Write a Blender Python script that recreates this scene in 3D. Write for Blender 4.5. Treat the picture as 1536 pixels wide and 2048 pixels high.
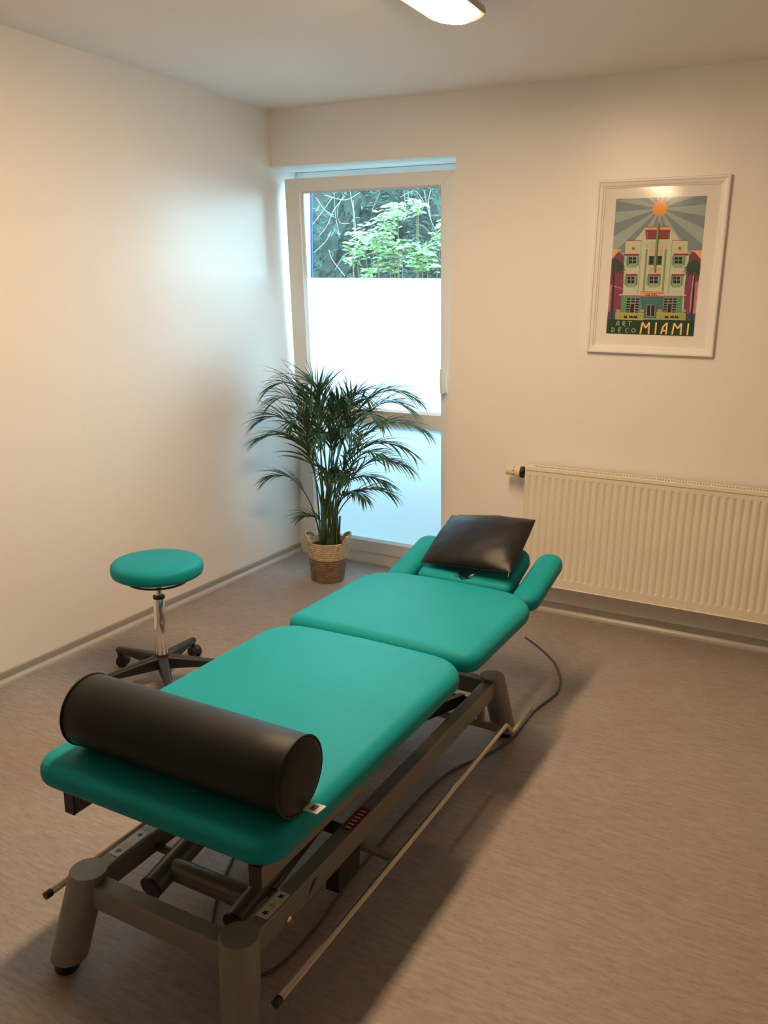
import bpy, bmesh, math, random
from math import sin, cos, pi, radians
from mathutils import Vector, Matrix, noise

random.seed(7)
scene = bpy.context.scene
for o in list(bpy.data.objects):
    bpy.data.objects.remove(o)
C = scene.collection

# ---------------------------------------------------------------- camera
cam_d = bpy.data.cameras.new('camera')
cam = bpy.data.objects.new('camera', cam_d)
C.objects.link(cam)
right = Vector((0.881373, 0.472242, 0.012991))
up = Vector((-0.128204, 0.212626, 0.968687))
fwd = Vector((-0.454692, 0.85544, -0.247946))
M = Matrix((right, up, -fwd)).transposed().to_4x4()
M.translation = Vector((2.87904, -4.05813, 1.57506))
cam.matrix_world = M
cam_d.sensor_fit = 'HORIZONTAL'
cam_d.sensor_width = 36.0
cam_d.lens = 1718.41 / 1536 * 36.0
cam_d.clip_start = 0.05
scene.camera = cam

# ---------------------------------------------------------------- light and exposure
WORLD_COL = (0.52, 0.84, 1.04)
WORLD_STR = 18.5
LAMP_COL = (1.0, 0.69, 0.41)
LAMP_STR = 88.0
scene.view_settings.view_transform = 'Standard'
scene.view_settings.look = 'None'
scene.view_settings.gamma = 1.0
scene.view_settings.use_curve_mapping = False
scene.view_settings.exposure = 0.0
world = bpy.data.worlds.new('sky')
scene.world = world
world.use_nodes = True
bg = world.node_tree.nodes['Background']
bg.inputs[0].default_value = (*WORLD_COL, 1)
bg.inputs[1].default_value = WORLD_STR
scene.cycles.max_bounces = 10
scene.cycles.diffuse_bounces = 6
scene.cycles.transparent_max_bounces = 16
scene.cycles.sample_clamp_indirect = 8.0

# ---------------------------------------------------------------- helpers
MATS = {}

def lin(c):
    return tuple(((v / 255) / 12.92 if v / 255 <= 0.04045 else ((v / 255 + 0.055) / 1.055) ** 2.4) for v in c)

def mat(name, col, rough=0.5, metal=0.0, spec=0.5, bump=None, mottle=None, emit=None, srgb=False):
    """bump=(scale, strength, distance), mottle=(scale, amount)"""
    m = bpy.data.materials.new(name)
    m.use_nodes = True
    nt = m.node_tree
    b = nt.nodes['Principled BSDF']
    if srgb:
        col = lin(col)
    b.inputs['Base Color'].default_value = (*col, 1)
    b.inputs['Roughness'].default_value = rough
    b.inputs['Metallic'].default_value = metal
    b.inputs['Specular IOR Level'].default_value = spec
    tc = nt.nodes.new('ShaderNodeTexCoord')
    if mottle:
        n = nt.nodes.new('ShaderNodeTexNoise')
        n.inputs['Scale'].default_value = mottle[0]
        n.inputs['Detail'].default_value = 5
        nt.links.new(tc.outputs['Object'], n.inputs['Vector'])
        r = nt.nodes.new('ShaderNodeValToRGB')
        a = mottle[1]
        r.color_ramp.elements[0].position = 0.3
        r.color_ramp.elements[1].position = 0.7
        r.color_ramp.elements[0].color = (*[c * (1 - a) for c in col], 1)
        r.color_ramp.elements[1].color = (*[min(1, c * (1 + a)) for c in col], 1)
        nt.links.new(n.outputs['Fac'], r.inputs[0])
        nt.links.new(r.outputs[0], b.inputs['Base Color'])
    if bump:
        n = nt.nodes.new('ShaderNodeTexNoise')
        n.inputs['Scale'].default_value = bump[0]
        n.inputs['Detail'].default_value = 4
        nt.links.new(tc.outputs['Object'], n.inputs['Vector'])
        bp = nt.nodes.new('ShaderNodeBump')
        bp.inputs['Strength'].default_value = bump[1]
        bp.inputs['Distance'].default_value = bump[2]
        nt.links.new(n.outputs['Fac'], bp.inputs['Height'])
        nt.links.new(bp.outputs[0], b.inputs['Normal'])
    if emit:
        b.inputs['Emission Color'].default_value = (*emit[0], 1)
        b.inputs['Emission Strength'].default_value = emit[1]
    MATS[name] = m
    return m

mat('wall_paint', (0.86, 0.84, 0.81), 0.36, bump=(90, 0.25, 0.002), spec=0.6)
mat('rear_wall_bounce_cut', (0.50, 0.44, 0.40), 0.6)  # unseen walls, made darker than the others to cut bounced light
mat('ceiling_paint', (0.93, 0.87, 0.83), 0.8, bump=(60, 0.15, 0.002))
mat('white_plastic', (0.83, 0.82, 0.79), 0.32)
mat('white_frame', (0.85, 0.83, 0.79), 0.35, bump=(70, 0.2, 0.001))
mat('mat_board', (0.86, 0.83, 0.80), 0.8)
mat('radiator_enamel', (0.80, 0.75, 0.62), 0.35)
mat('shaded_inner_steel', (0.10, 0.09, 0.075), 0.7)  # radiator core coloured dark to stand in for the shade behind the grille
mat('valve_plastic', (0.72, 0.62, 0.36), 0.4)
mat('black_plastic', (0.012, 0.012, 0.013), 0.42, bump=(300, 0.15, 0.0005))
mat('dark_void', (0.004, 0.004, 0.004), 0.9)
mat('teal_vinyl', (0.006, 0.290, 0.325), 0.52, spec=0.14, bump=(500, 0.12, 0.0006), mottle=(3, 0.05))
mat('dark_leather', (0.008, 0.0082, 0.0082), 0.42, spec=0.32, bump=(260, 0.25, 0.0008), mottle=(14, 0.25))
mat('dark_vinyl', (0.0085, 0.0100, 0.0096), 0.5, spec=0.33, bump=(300, 0.2, 0.0006), mottle=(8, 0.12))
mat('grey_steel', (0.225, 0.212, 0.195), 0.45, metal=0.25, bump=(250, 0.08, 0.0004))
mat('tube_steel', (0.17, 0.16, 0.15), 0.38, metal=0.5)
mat('chrome', (0.82, 0.81, 0.80), 0.12, metal=1.0)
mat('rail_steel', (0.62, 0.56, 0.47), 0.28, metal=0.9)
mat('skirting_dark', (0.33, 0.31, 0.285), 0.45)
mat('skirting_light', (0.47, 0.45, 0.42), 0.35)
mat('motor_plastic', (0.55, 0.50, 0.42), 0.5)
mat('cable_rubber', (0.06, 0.065, 0.07), 0.5)
mat('label_white', (0.60, 0.58, 0.53), 0.5)
mat('label_orange', (0.62, 0.36, 0.05), 0.5)
mat('label_red', (0.20, 0.01, 0.02), 0.4)
mat('label_black', (0.02, 0.02, 0.02), 0.5)
mat('palm_green', (0.032, 0.095, 0.045), 0.42, mottle=(30, 0.35))
mat('palm_stem', (0.07, 0.13, 0.04), 0.5, mottle=(25, 0.4))
mat('palm_cane', (0.055, 0.05, 0.035), 0.7, mottle=(40, 0.5))
mat('soil', (0.025, 0.018, 0.012), 1.0, bump=(60, 1.0, 0.01))
mat('straw_light', (0.50, 0.39, 0.26), 0.75, mottle=(45, 0.28), bump=(120, 0.6, 0.002))
mat('straw_brown', (0.20, 0.135, 0.09), 0.8, mottle=(40, 0.30), bump=(120, 0.6, 0.002))
mat('blue_rail', (0.02, 0.08, 0.42), 0.4)
mat('outer_render', (0.80, 0.80, 0.78), 0.9)
mat('lamp_housing', (0.50, 0.48, 0.46), 0.35, metal=0.3)
mat('lamp_diffuser', (0.9, 0.9, 0.85), 0.4, emit=(LAMP_COL, LAMP_STR))
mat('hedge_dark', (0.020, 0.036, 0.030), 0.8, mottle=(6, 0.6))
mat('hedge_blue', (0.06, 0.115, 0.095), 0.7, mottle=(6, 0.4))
mat('shrub_leaf', (0.120, 0.225, 0.060), 0.5, mottle=(9, 0.5))
mat('vine_bark', (0.17, 0.13, 0.105), 0.8, mottle=(20, 0.3))
mat('shrub_bark', (0.14, 0.11, 0.06), 0.8)
mat('garden_soil', (0.15, 0.18, 0.19), 1.0, mottle=(4, 0.4))

def floor_material():
    m = bpy.data.materials.new('vinyl_floor')
    m.use_nodes = True
    nt = m.node_tree
    b = nt.nodes['Principled BSDF']
    tc = nt.nodes.new('ShaderNodeTexCoord')
    def streak(sx, sy, det):
        mp = nt.nodes.new('ShaderNodeMapping')
        mp.inputs['Scale'].default_value = (sx, sy, 1)
        n = nt.nodes.new('ShaderNodeTexNoise')
        n.inputs['Scale'].default_value = 1.0
        n.inputs['Detail'].default_value = det
        n.inputs['Roughness'].default_value = 0.6
        nt.links.new(tc.outputs['Object'], mp.inputs[0])
        nt.links.new(mp.outputs[0], n.inputs['Vector'])
        return n
    n1 = streak(15, 75, 6)
    n2 = streak(55, 210, 3)
    n3 = streak(2.0, 3.5, 2)
    r1 = nt.nodes.new('ShaderNodeValToRGB')
    e = r1.color_ramp.elements
    e[0].position = 0.30; e[0].color = (0.252, 0.208, 0.192, 1)
    e[1].position = 0.72; e[1].color = (0.355, 0.309, 0.286, 1)
    k = r1.color_ramp.elements.new(0.5); k.color = (0.304, 0.258, 0.239, 1)
    nt.links.new(n1.outputs['Fac'], r1.inputs[0])
    mx = nt.nodes.new('ShaderNodeMixRGB'); mx.blend_type = 'MULTIPLY'; mx.inputs[0].default_value = 1.0
    r2 = nt.nodes.new('ShaderNodeValToRGB')
    e = r2.color_ramp.elements
    e[0].position = 0.27; e[0].color = (0.72, 0.70, 0.70, 1)
    e[1].position = 0.46; e[1].color = (1, 1, 1, 1)
    k = e.new(0.66); k.color = (1.0, 1.0, 1.0, 1)
    k = e.new(0.74); k.color = (1.22, 1.2, 1.18, 1)
    nt.links.new(n2.outputs['Fac'], r2.inputs[0])
    nt.links.new(r1.outputs[0], mx.inputs[1]); nt.links.new(r2.outputs[0], mx.inputs[2])
    mx2 = nt.nodes.new('ShaderNodeMixRGB'); mx2.blend_type = 'MULTIPLY'; mx2.inputs[0].default_value = 1.0
    r3 = nt.nodes.new('ShaderNodeValToRGB')
    e = r3.color_ramp.elements
    e[0].position = 0.35; e[0].color = (0.97, 0.93, 0.95, 1)
    e[1].position = 0.65; e[1].color = (1.03, 1.04, 1.0, 1)
    nt.links.new(n3.outputs['Fac'], r3.inputs[0])
    nt.links.new(mx.outputs[0], mx2.inputs[1]); nt.links.new(r3.outputs[0], mx2.inputs[2])
    nt.links.new(mx2.outputs[0], b.inputs['Base Color'])
    b.inputs['Roughness'].default_value = 0.50
    b.inputs['Specular IOR Level'].default_value = 0.4
    bp = nt.nodes.new('ShaderNodeBump'); bp.inputs['Strength'].default_value = 0.08; bp.inputs['Distance'].default_value = 0.001
    nt.links.new(n2.outputs['Fac'], bp.inputs['Height']); nt.links.new(bp.outputs[0], b.inputs['Normal'])
    MATS['vinyl_floor'] = m
floor_material()

def glass_material():
    m = bpy.data.materials.new('clear_glass')
    m.use_nodes = True
    nt = m.node_tree
    for n in list(nt.nodes): nt.nodes.remove(n)
    out = nt.nodes.new('ShaderNodeOutputMaterial')
    tr = nt.nodes.new('ShaderNodeBsdfTransparent'); tr.inputs[0].default_value = (0.93, 0.97, 0.95, 1)
    gl = nt.nodes.new('ShaderNodeBsdfGlossy'); gl.inputs['Roughness'].default_value = 0.02
    fr = nt.nodes.new('ShaderNodeFresnel'); fr.inputs[0].default_value = 1.45
    mx = nt.nodes.new('ShaderNodeMixShader')
    nt.links.new(fr.outputs[0], mx.inputs[0]); nt.links.new(tr.outputs[0], mx.inputs[1]); nt.links.new(gl.outputs[0], mx.inputs[2])
    nt.links.new(mx.outputs[0], out.inputs[0])
    MATS['clear_glass'] = m
    m = bpy.data.materials.new('frosted_glass')
    m.use_nodes = True
    nt = m.node_tree
    for n in list(nt.nodes): nt.nodes.remove(n)
    out = nt.nodes.new('ShaderNodeOutputMaterial')
    tl = nt.nodes.new('ShaderNodeBsdfTranslucent'); tl.inputs[0].default_value = (0.93, 0.97, 0.97, 1)
    df = nt.nodes.new('ShaderNodeBsdfPrincipled'); df.inputs['Base Color'].default_value = (0.8, 0.82, 0.82, 1); df.inputs['Roughness'].default_value = 0.3
    mx = nt.nodes.new('ShaderNodeMixShader'); mx.inputs[0].default_value = 0.12
    nt.links.new(tl.outputs[0], mx.inputs[1]); nt.links.new(df.outputs[0], mx.inputs[2])
    nt.links.new(mx.outputs[0], out.inputs[0])
    MATS['frosted_glass'] = m
    m = bpy.data.materials.new('picture_glass')
    m.use_nodes = True
    nt = m.node_tree
    for n in list(nt.nodes): nt.nodes.remove(n)
    out = nt.nodes.new('ShaderNodeOutputMaterial')
    tr = nt.nodes.new('ShaderNodeBsdfTransparent')
    gl = nt.nodes.new('ShaderNodeBsdfGlossy'); gl.inputs['Roughness'].default_value = 0.12
    mx = nt.nodes.new('ShaderNodeMixShader'); mx.inputs[0].default_value = 0.016
    nt.links.new(tr.outputs[0], mx.inputs[1]); nt.links.new(gl.outputs[0], mx.inputs[2])
    nt.links.new(mx.outputs[0], out.inputs[0])
    MATS['picture_glass'] = m
glass_material()

def obj(name, bm, m, parent=None, smooth=False, bevel=0.0, loc=None, rot=None, seg=2):
    bmesh.ops.recalc_face_normals(bm, faces=bm.faces[:])
    me = bpy.data.meshes.new(name)
    bm.to_mesh(me); bm.free()
    ms = m if isinstance(m, (list, tuple)) else [m]
    for k in ms:
        me.materials.append(MATS[k] if isinstance(k, str) else k)
    if smooth:
        for p in me.polygons: p.use_smooth = True
    o = bpy.data.objects.new(name, me)
    C.objects.link(o)
    if parent is not None: o.parent = parent
    if loc: o.location = loc
    if rot: o.rotation_euler = rot
    if bevel:
        b = o.modifiers.new('bevel', 'BEVEL'); b.width = bevel; b.segments = seg; b.limit_method = 'ANGLE'; b.angle_limit = radians(35)
    return o

def sharp(o, ang=35):
    me = o.data
    for p in me.polygons: p.use_smooth = True
    try:
        me.set_sharp_from_angle(angle=radians(ang))
    except Exception:
        pass
    return o

def thing(name, label, cat, loc=(0, 0, 0), rotz=0, group=None):
    o = bpy.data.objects.new(name, None); C.objects.link(o)
    o.location = loc; o.rotation_euler = (0, 0, rotz); o.empty_display_size = 0.1
    o['label'] = label; o['category'] = cat
    if group: o['group'] = group
    return o

def struct(name, bm, m, parent=None, **k):
    o = obj(name, bm, m, parent, **k)
    if parent is None: o['kind'] = 'structure'
    return o

def box(bm, x0, x1, y0, y1, z0, z1, mi=0):
    vs = [bm.verts.new((x, y, z)) for x in (x0, x1) for y in (y0, y1) for z in (z0, z1)]
    for f in ((0, 1, 3, 2), (4, 6, 7, 5), (0, 4, 5, 1), (2, 3, 7, 6), (0, 2, 6, 4), (1, 5, 7, 3)):
        bm.faces.new([vs[i] for i in f]).material_index = mi
    return vs

def prism(bm, pts, d, mi=0):
    """pts: list of 3D points (planar polygon), d: extrusion vector"""
    d = Vector(d)
    a = [bm.verts.new(p) for p in pts]; b = [bm.verts.new(Vector(p) + d) for p in pts]
    n = len(pts)
    bm.faces.new(a).material_index = mi; bm.faces.new(b[::-1]).material_index = mi
    for i in range(n):
        bm.faces.new((a[i], a[(i + 1) % n], b[(i + 1) % n], b[i])).material_index = mi

def tube(bm, path, rad, n=12, caps=True, mi=0, flat=1.0):
    path = [Vector(p) for p in path]
    rads = rad if isinstance(rad, (list, tuple)) else [rad] * len(path)
    rings = []
    ref = None
    for i, p in enumerate(path):
        if i == 0: t = path[1] - path[0]
        elif i == len(path) - 1: t = path[-1] - path[-2]
        else: t = (path[i + 1] - path[i]).normalized() + (path[i] - path[i - 1]).normalized()
        t.normalize()
        if ref is None:
            ref = Vector((0, 0, 1)) if abs(t.z) < 0.9 else Vector((1, 0, 0))
        s = t.cross(ref).normalized(); u = s.cross(t).normalized(); ref = u
        rings.append([bm.verts.new(p + (s * cos(2 * pi * k / n) + u * sin(2 * pi * k / n) * flat) * rads[i]) for k in range(n)])
    for a, b in zip(rings, rings[1:]):
        for k in range(n):
            bm.faces.new((a[k], a[(k + 1) % n], b[(k + 1) % n], b[k])).material_index = mi
    if caps:
        bm.faces.new(rings[0][::-1]).material_index = mi; bm.faces.new(rings[-1]).material_index = mi
    return rings

def lathe(bm, prof, n=32, c=(0, 0, 0), mi=0, axis='z'):
    rings = []
    for r, z in prof:
        ring = []
        for k in range(n):
            a = 2 * pi * k / n
            v = (r * cos(a), r * sin(a), z) if axis == 'z' else (z, r * cos(a), r * sin(a)) if axis == 'x' else (r * cos(a), z, r * sin(a))
            ring.append(bm.verts.new((v[0] + c[0], v[1] + c[1], v[2] + c[2])))
        rings.append(ring)
    for a, b in zip(rings, rings[1:]):
        for k in range(n):
            bm.faces.new((a[k], a[(k + 1) % n], b[(k + 1) % n], b[k])).material_index = mi
    if prof[0][0] > 1e-5: bm.faces.new(rings[0][::-1]).material_index = mi
    if prof[-1][0] > 1e-5: bm.faces.new(rings[-1]).material_index = mi

def BM(): return bmesh.new()

def outline(w, l, radii, bow_far=0.0, n=8):
    """rounded quad centred on x, from y=0 to y=l, corner radii near-left, near-right, far-right, far-left; far edge bows out"""
    hw = w / 2
    cs = [(-hw, 0, radii[0], pi, 1.5 * pi), (hw, 0, radii[1], 1.5 * pi, 2 * pi), (hw, l, radii[2], 0, .5 * pi), (-hw, l, radii[3], .5 * pi, pi)]
    pts = []
    for x, y, r, a0, a1 in cs:
        cx = x - r if x > 0 else x + r
        cy = y + r if y == 0 else y - r
        for k in range(n + 1):
            a = a0 + (a1 - a0) * k / n
            pts.append((cx + r * cos(a), cy + r * sin(a)))
    full = []
    m = len(pts)
    for i in range(m):
        a, b = pts[i], pts[(i + 1) % m]
        d = math.hypot(b[0] - a[0], b[1] - a[1])
        full.append(a)
        k = int(d / 0.04)
        for j in range(1, k): full.append((a[0] + (b[0] - a[0]) * j / k, a[1] + (b[1] - a[1]) * j / k))
    out = []
    for x, y in full:
        t = max(0, (y - l * 0.6) / (l * 0.4))
        out.append((x, y + bow_far * t * (1 - (x / hw) ** 2)))
    return out

def inset(pts, d):
    n = len(pts); r = []
    for i in range(n):
        a, b = pts[i - 1], pts[(i + 1) % n]
        tx, ty = b[0] - a[0], b[1] - a[1]
        L = math.hypot(tx, ty) or 1
        r.append((pts[i][0] - ty / L * d, pts[i][1] + tx / L * d))
    return r

def cushion_bm(pts, z0, z1, er=0.03, crown=0.006, hole=None):
    """upholstered pad from an outline; rounded edges; slightly crowned top"""
    bm = BM()
    prof = []
    for k in range(6):
        a = -pi / 2 + (pi / 2) * k / 5
        prof.append((er * (1 - cos(a)) * 0.8, z0 + er * 0.8 * (1 + sin(a))))
    for k in range(8):
        a = (pi / 2) * k / 7
        prof.append((er * 1.1 * (1 - cos(a)), z1 - er * (1 - sin(a))))
    rings = [[bm.verts.new((x, y, z)) for x, y in inset(pts, d)] for d, z in prof]
    base = inset(pts, prof[-1][0])
    cx = sum(p[0] for p in base) / len(base); cy = sum(p[1] for p in base) / len(base)
    for k in (0.9, 0.75, 0.5, 0.25, 0.08):
        rings.append([bm.verts.new((cx + (x - cx) * k, cy + (y - cy) * k, z1 + crown * (1 - k * k))) for x, y in base])
    n = len(pts)
    for a, b in zip(rings, rings[1:]):
        for k in range(n): bm.faces.new((a[k], a[(k + 1) % n], b[(k + 1) % n], b[k]))
    bm.faces.new(rings[0][::-1]); bm.faces.new(rings[-1])
    return bm

def beam(bm, p0, p1, w, h, mi=0):
    """rectangular tube between two points, w across, h vertical"""
    p0, p1 = Vector(p0), Vector(p1)
    t = (p1 - p0).normalized(); s = t.cross(Vector((0, 0, 1))).normalized(); u = s.cross(t)
    q = [p0 + s * (a * w / 2) + u * (b * h / 2) for a, b in ((-1, -1), (1, -1), (1, 1), (-1, 1))]
    prism(bm, q, p1 - p0, mi)

# ---------------------------------------------------------------- the room
H = 2.5; XR = 1.088; ZL = 2.218; X1 = 4.0; Y0 = -5.0
bm = BM(); box(bm, -0.3, X1 + 0.2, Y0 - 0.2, 0.24, -0.1, 0.0); struct('floor', bm, 'vinyl_floor')
bm = BM(); box(bm, -0.3, X1 + 0.2, Y0 - 0.2, 0.5, H, H + 0.2); struct('ceiling', bm, 'ceiling_paint')
bm = BM(); box(bm, -0.3, 0.0, Y0, 0.315, -0.1, H); struct('wall_left', bm, 'wall_paint')
bm = BM()
box(bm, 0, XR, 0.0, 0.315, ZL, H)
box(bm, XR, X1 + 0.2, 0.0, 0.315, -0.1, H)
box(bm, -0.5, -0.075, 0.315, 0.5, -0.3, H + .4, 1); box(bm, 1.12, X1 + .2, 0.315, 0.5, -0.3, H + .4, 1)
box(bm, -0.075, 1.12, 0.315, 0.5, 2.27, H + .4, 1); box(bm, -0.075, 1.12, 0.241, 0.5, -0.3, -0.001, 1)
struct('wall_back', bm, ['wall_paint', 'outer_render'])
bm = BM(); box(bm, X1, X1 + 0.2, Y0, 0.0, -0.1, H); struct('wall_right', bm, 'rear_wall_bounce_cut')
bm = BM(); box(bm, -0.3, X1 + 0.2, Y0 - 0.2, Y0, -0.1, H); struct('wall_front', bm, 'rear_wall_bounce_cut')
bm = BM(); box(bm, -0.075, -0.052, 0.46, 0.5, 0.0, 2.27); box(bm, -0.052, -0.046, 0.478, 0.488, 0.0, 2.27)
struct('trim_1', bm, 'blue_rail', bevel=0.002)

def skirting(name, along):
    prof = [(0, 0), (0.020, 0), (0.0205, 0.004), (0.019, 0.014), (0.013, 0.022), (0.010, 0.027), (0.009, 0.052), (0.007, 0.056), (0, 0.056)]
    bm = BM()
    if along == 'left': rings = [[bm.verts.new((d, y, z)) for d, z in prof] for y in (Y0, 0.243)]
    else: rings = [[bm.verts.new((x, -d, z)) for d, z in prof] for x in (XR, X1)]
    n = len(prof)
    for k in range(n):
        f = bm.faces.new((rings[0][k], rings[0][(k + 1) % n], rings[1][(k + 1) % n], rings[1][k]))
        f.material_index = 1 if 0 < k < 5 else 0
    bm.faces.new(rings[0]); bm.faces.new(rings[1])
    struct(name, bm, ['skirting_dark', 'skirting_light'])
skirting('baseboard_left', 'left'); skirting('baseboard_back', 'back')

# ---------------------------------------------------------------- window door, tilted inwards at the top
win = bpy.data.objects.new('window_1', None); C.objects.link(win); win['kind'] = 'structure'
bm = BM()
fy0, fy1 = 0.246, 0.314
box(bm, 0.001, 0.052, fy0, fy1, 0.0, ZL - .001); box(bm, 1.034, XR - .001, fy0, fy1, 0.0, ZL - .001)
box(bm, 0.052, 1.034, fy0, fy1, 0.0, 0.068); box(bm, 0.052, 1.034, fy0, fy1, 2.150, ZL - .001)
obj('outer_frame', bm, 'white_plastic', win, bevel=0.003)
TILT = math.asin(0.152 / 2.1)
def sash_members(bm, x0, x1, z0, z1, wl, wr, wb, wt, ya, yb):
    g = 0.0006
    P = [(x0, z0), (x1, z0), (x1, z1), (x0, z1)]; Q = [(x0 + wl, z0 + wb), (x1 - wr, z0 + wb), (x1 - wr, z1 - wt), (x0 + wl, z1 - wt)]
    sh = [(0, g), (-g, 0), (0, -g), (g, 0)]
    for i in range(4):
        a, b, c, d = P[i], P[(i + 1) % 4], Q[(i + 1) % 4], Q[i]
        if i in (0, 2): pts = [(a[0] + g * 1.5, a[1]), (b[0] - g * 1.5, b[1]), (c[0] - g * 1.5, c[1]), (d[0] + g * 1.5, d[1])]
        else: pts = [(a[0], a[1] + g * 1.5 * (1 if i == 1 else -1)), (b[0], b[1] - g * 1.5 * (1 if i == 1 else -1)), (c[0], c[1] - g * 1.5 * (1 if i == 1 else -1)), (d[0], d[1] + g * 1.5 * (1 if i == 1 else -1))]
        prism(bm, [(p[0], ya, p[1]) for p in pts], (0, yb - ya, 0))
SX0, SX1 = 0.036, 1.054
GX0, GX1 = 0.128, 0.972
bm = BM()
sash_members(bm, SX0, SX1, 0.0, 2.10, GX0 - SX0, SX1 - GX1, 0.074, 0.068, 0.0, 0.012)
sash_members(bm, SX0 + .03, SX1 - .03, 0.03, 2.07, GX0 - SX0 - .03, SX1 - GX1 - .03, 0.044, 0.038, 0.012, 0.066)
box(bm, GX0, GX1, 0.002, 0.064, 0.782, 0.862)
sash = obj('sash', bm, 'white_plastic', win, bevel=0.0025, loc=(0, 0.232, 0.070), rot=(TILT, 0, 0))
bm = BM()   # glazing beads
def bead(bm, x0, x1, z0, z1):
    w = 0.010
    for pts, d in (((x0, z0, 1, 0), x1 - x0), ((x0, z1, 1, 0), x1 - x0)):
        pass
    q = [(0, 0.006), (0, 0.022), (w, 0.022)]
    for (cx, cz, dx, dz, L) in ((x0, z0, 0, 1, x1 - x0), (x0, z1, 0, -1, x1 - x0)):
        prism(bm, [(cx, y, cz + dz * o_) for o_, y in q], (L, 0, 0))
    for (cx, dx) in ((x0, 1), (x1, -1)):
        prism(bm, [(cx + dx * o_, y, z0) for o_, y in q], (0, 0, z1 - z0))
bead(bm, GX0, GX1, 0.862, 2.032); bead(bm, GX0, GX1, 0.074, 0.782)
obj('glazing_bead', bm, 'white_plastic', sash)
FZ = 1.580
bm = BM()
for z0_, z1_ in ((0.862, 2.032), (0.074, 0.782)):
    for x0_, x1_ in ((GX0, GX0 + .0035), (GX1 - .0035, GX1)): box(bm, x0_, x1_, 0.0225, 0.031, z0_, z1_)
    box(bm, GX0, GX1, 0.0225, 0.031, z0_, z0_ + .003); box(bm, GX0, GX1, 0.0225, 0.031, z1_ - .003, z1_)
obj('glazing_gasket', bm, 'black_plastic', sash)
bm = BM(); box(bm, GX0, GX1, 0.024, 0.046, FZ, 2.034); obj('clear_pane', bm, 'clear_glass', sash)
bm = BM(); box(bm, GX0, GX1, 0.032, 0.036, 0.860, FZ); o = obj('frosted_pane', bm, 'frosted_glass', sash); o['label'] = 'frosted lower band of the upper pane'
bm = BM(); box(bm, GX0, GX1, 0.032, 0.036, 0.072, 0.784); o = obj('frosted_pane', bm, 'frosted_glass', sash); o['label'] = 'frosted pane below the crossbar'
# handle
bm = BM(); box(bm, 0.988, 1.014, -0.010, 0.001, 0.985, 1.075); box(bm, 0.992, 1.010, -0.045, -0.010, 0.995, 1.02)
hd = obj('window_handle', bm, 'white_plastic', sash, bevel=0.004)
bm = BM(); box(bm, 0.988, 1.012, -0.052, -0.036, 0.995, 1.125)
tube(bm, [(0.985, -0.005, 1.005), (0.985, -0.02, 1.005)], 0.008, 10)
bmk = obj('window_handle', bm, 'white_plastic', sash, bevel=0.005); bmk['label'] = 'lever of the window handle'

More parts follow.
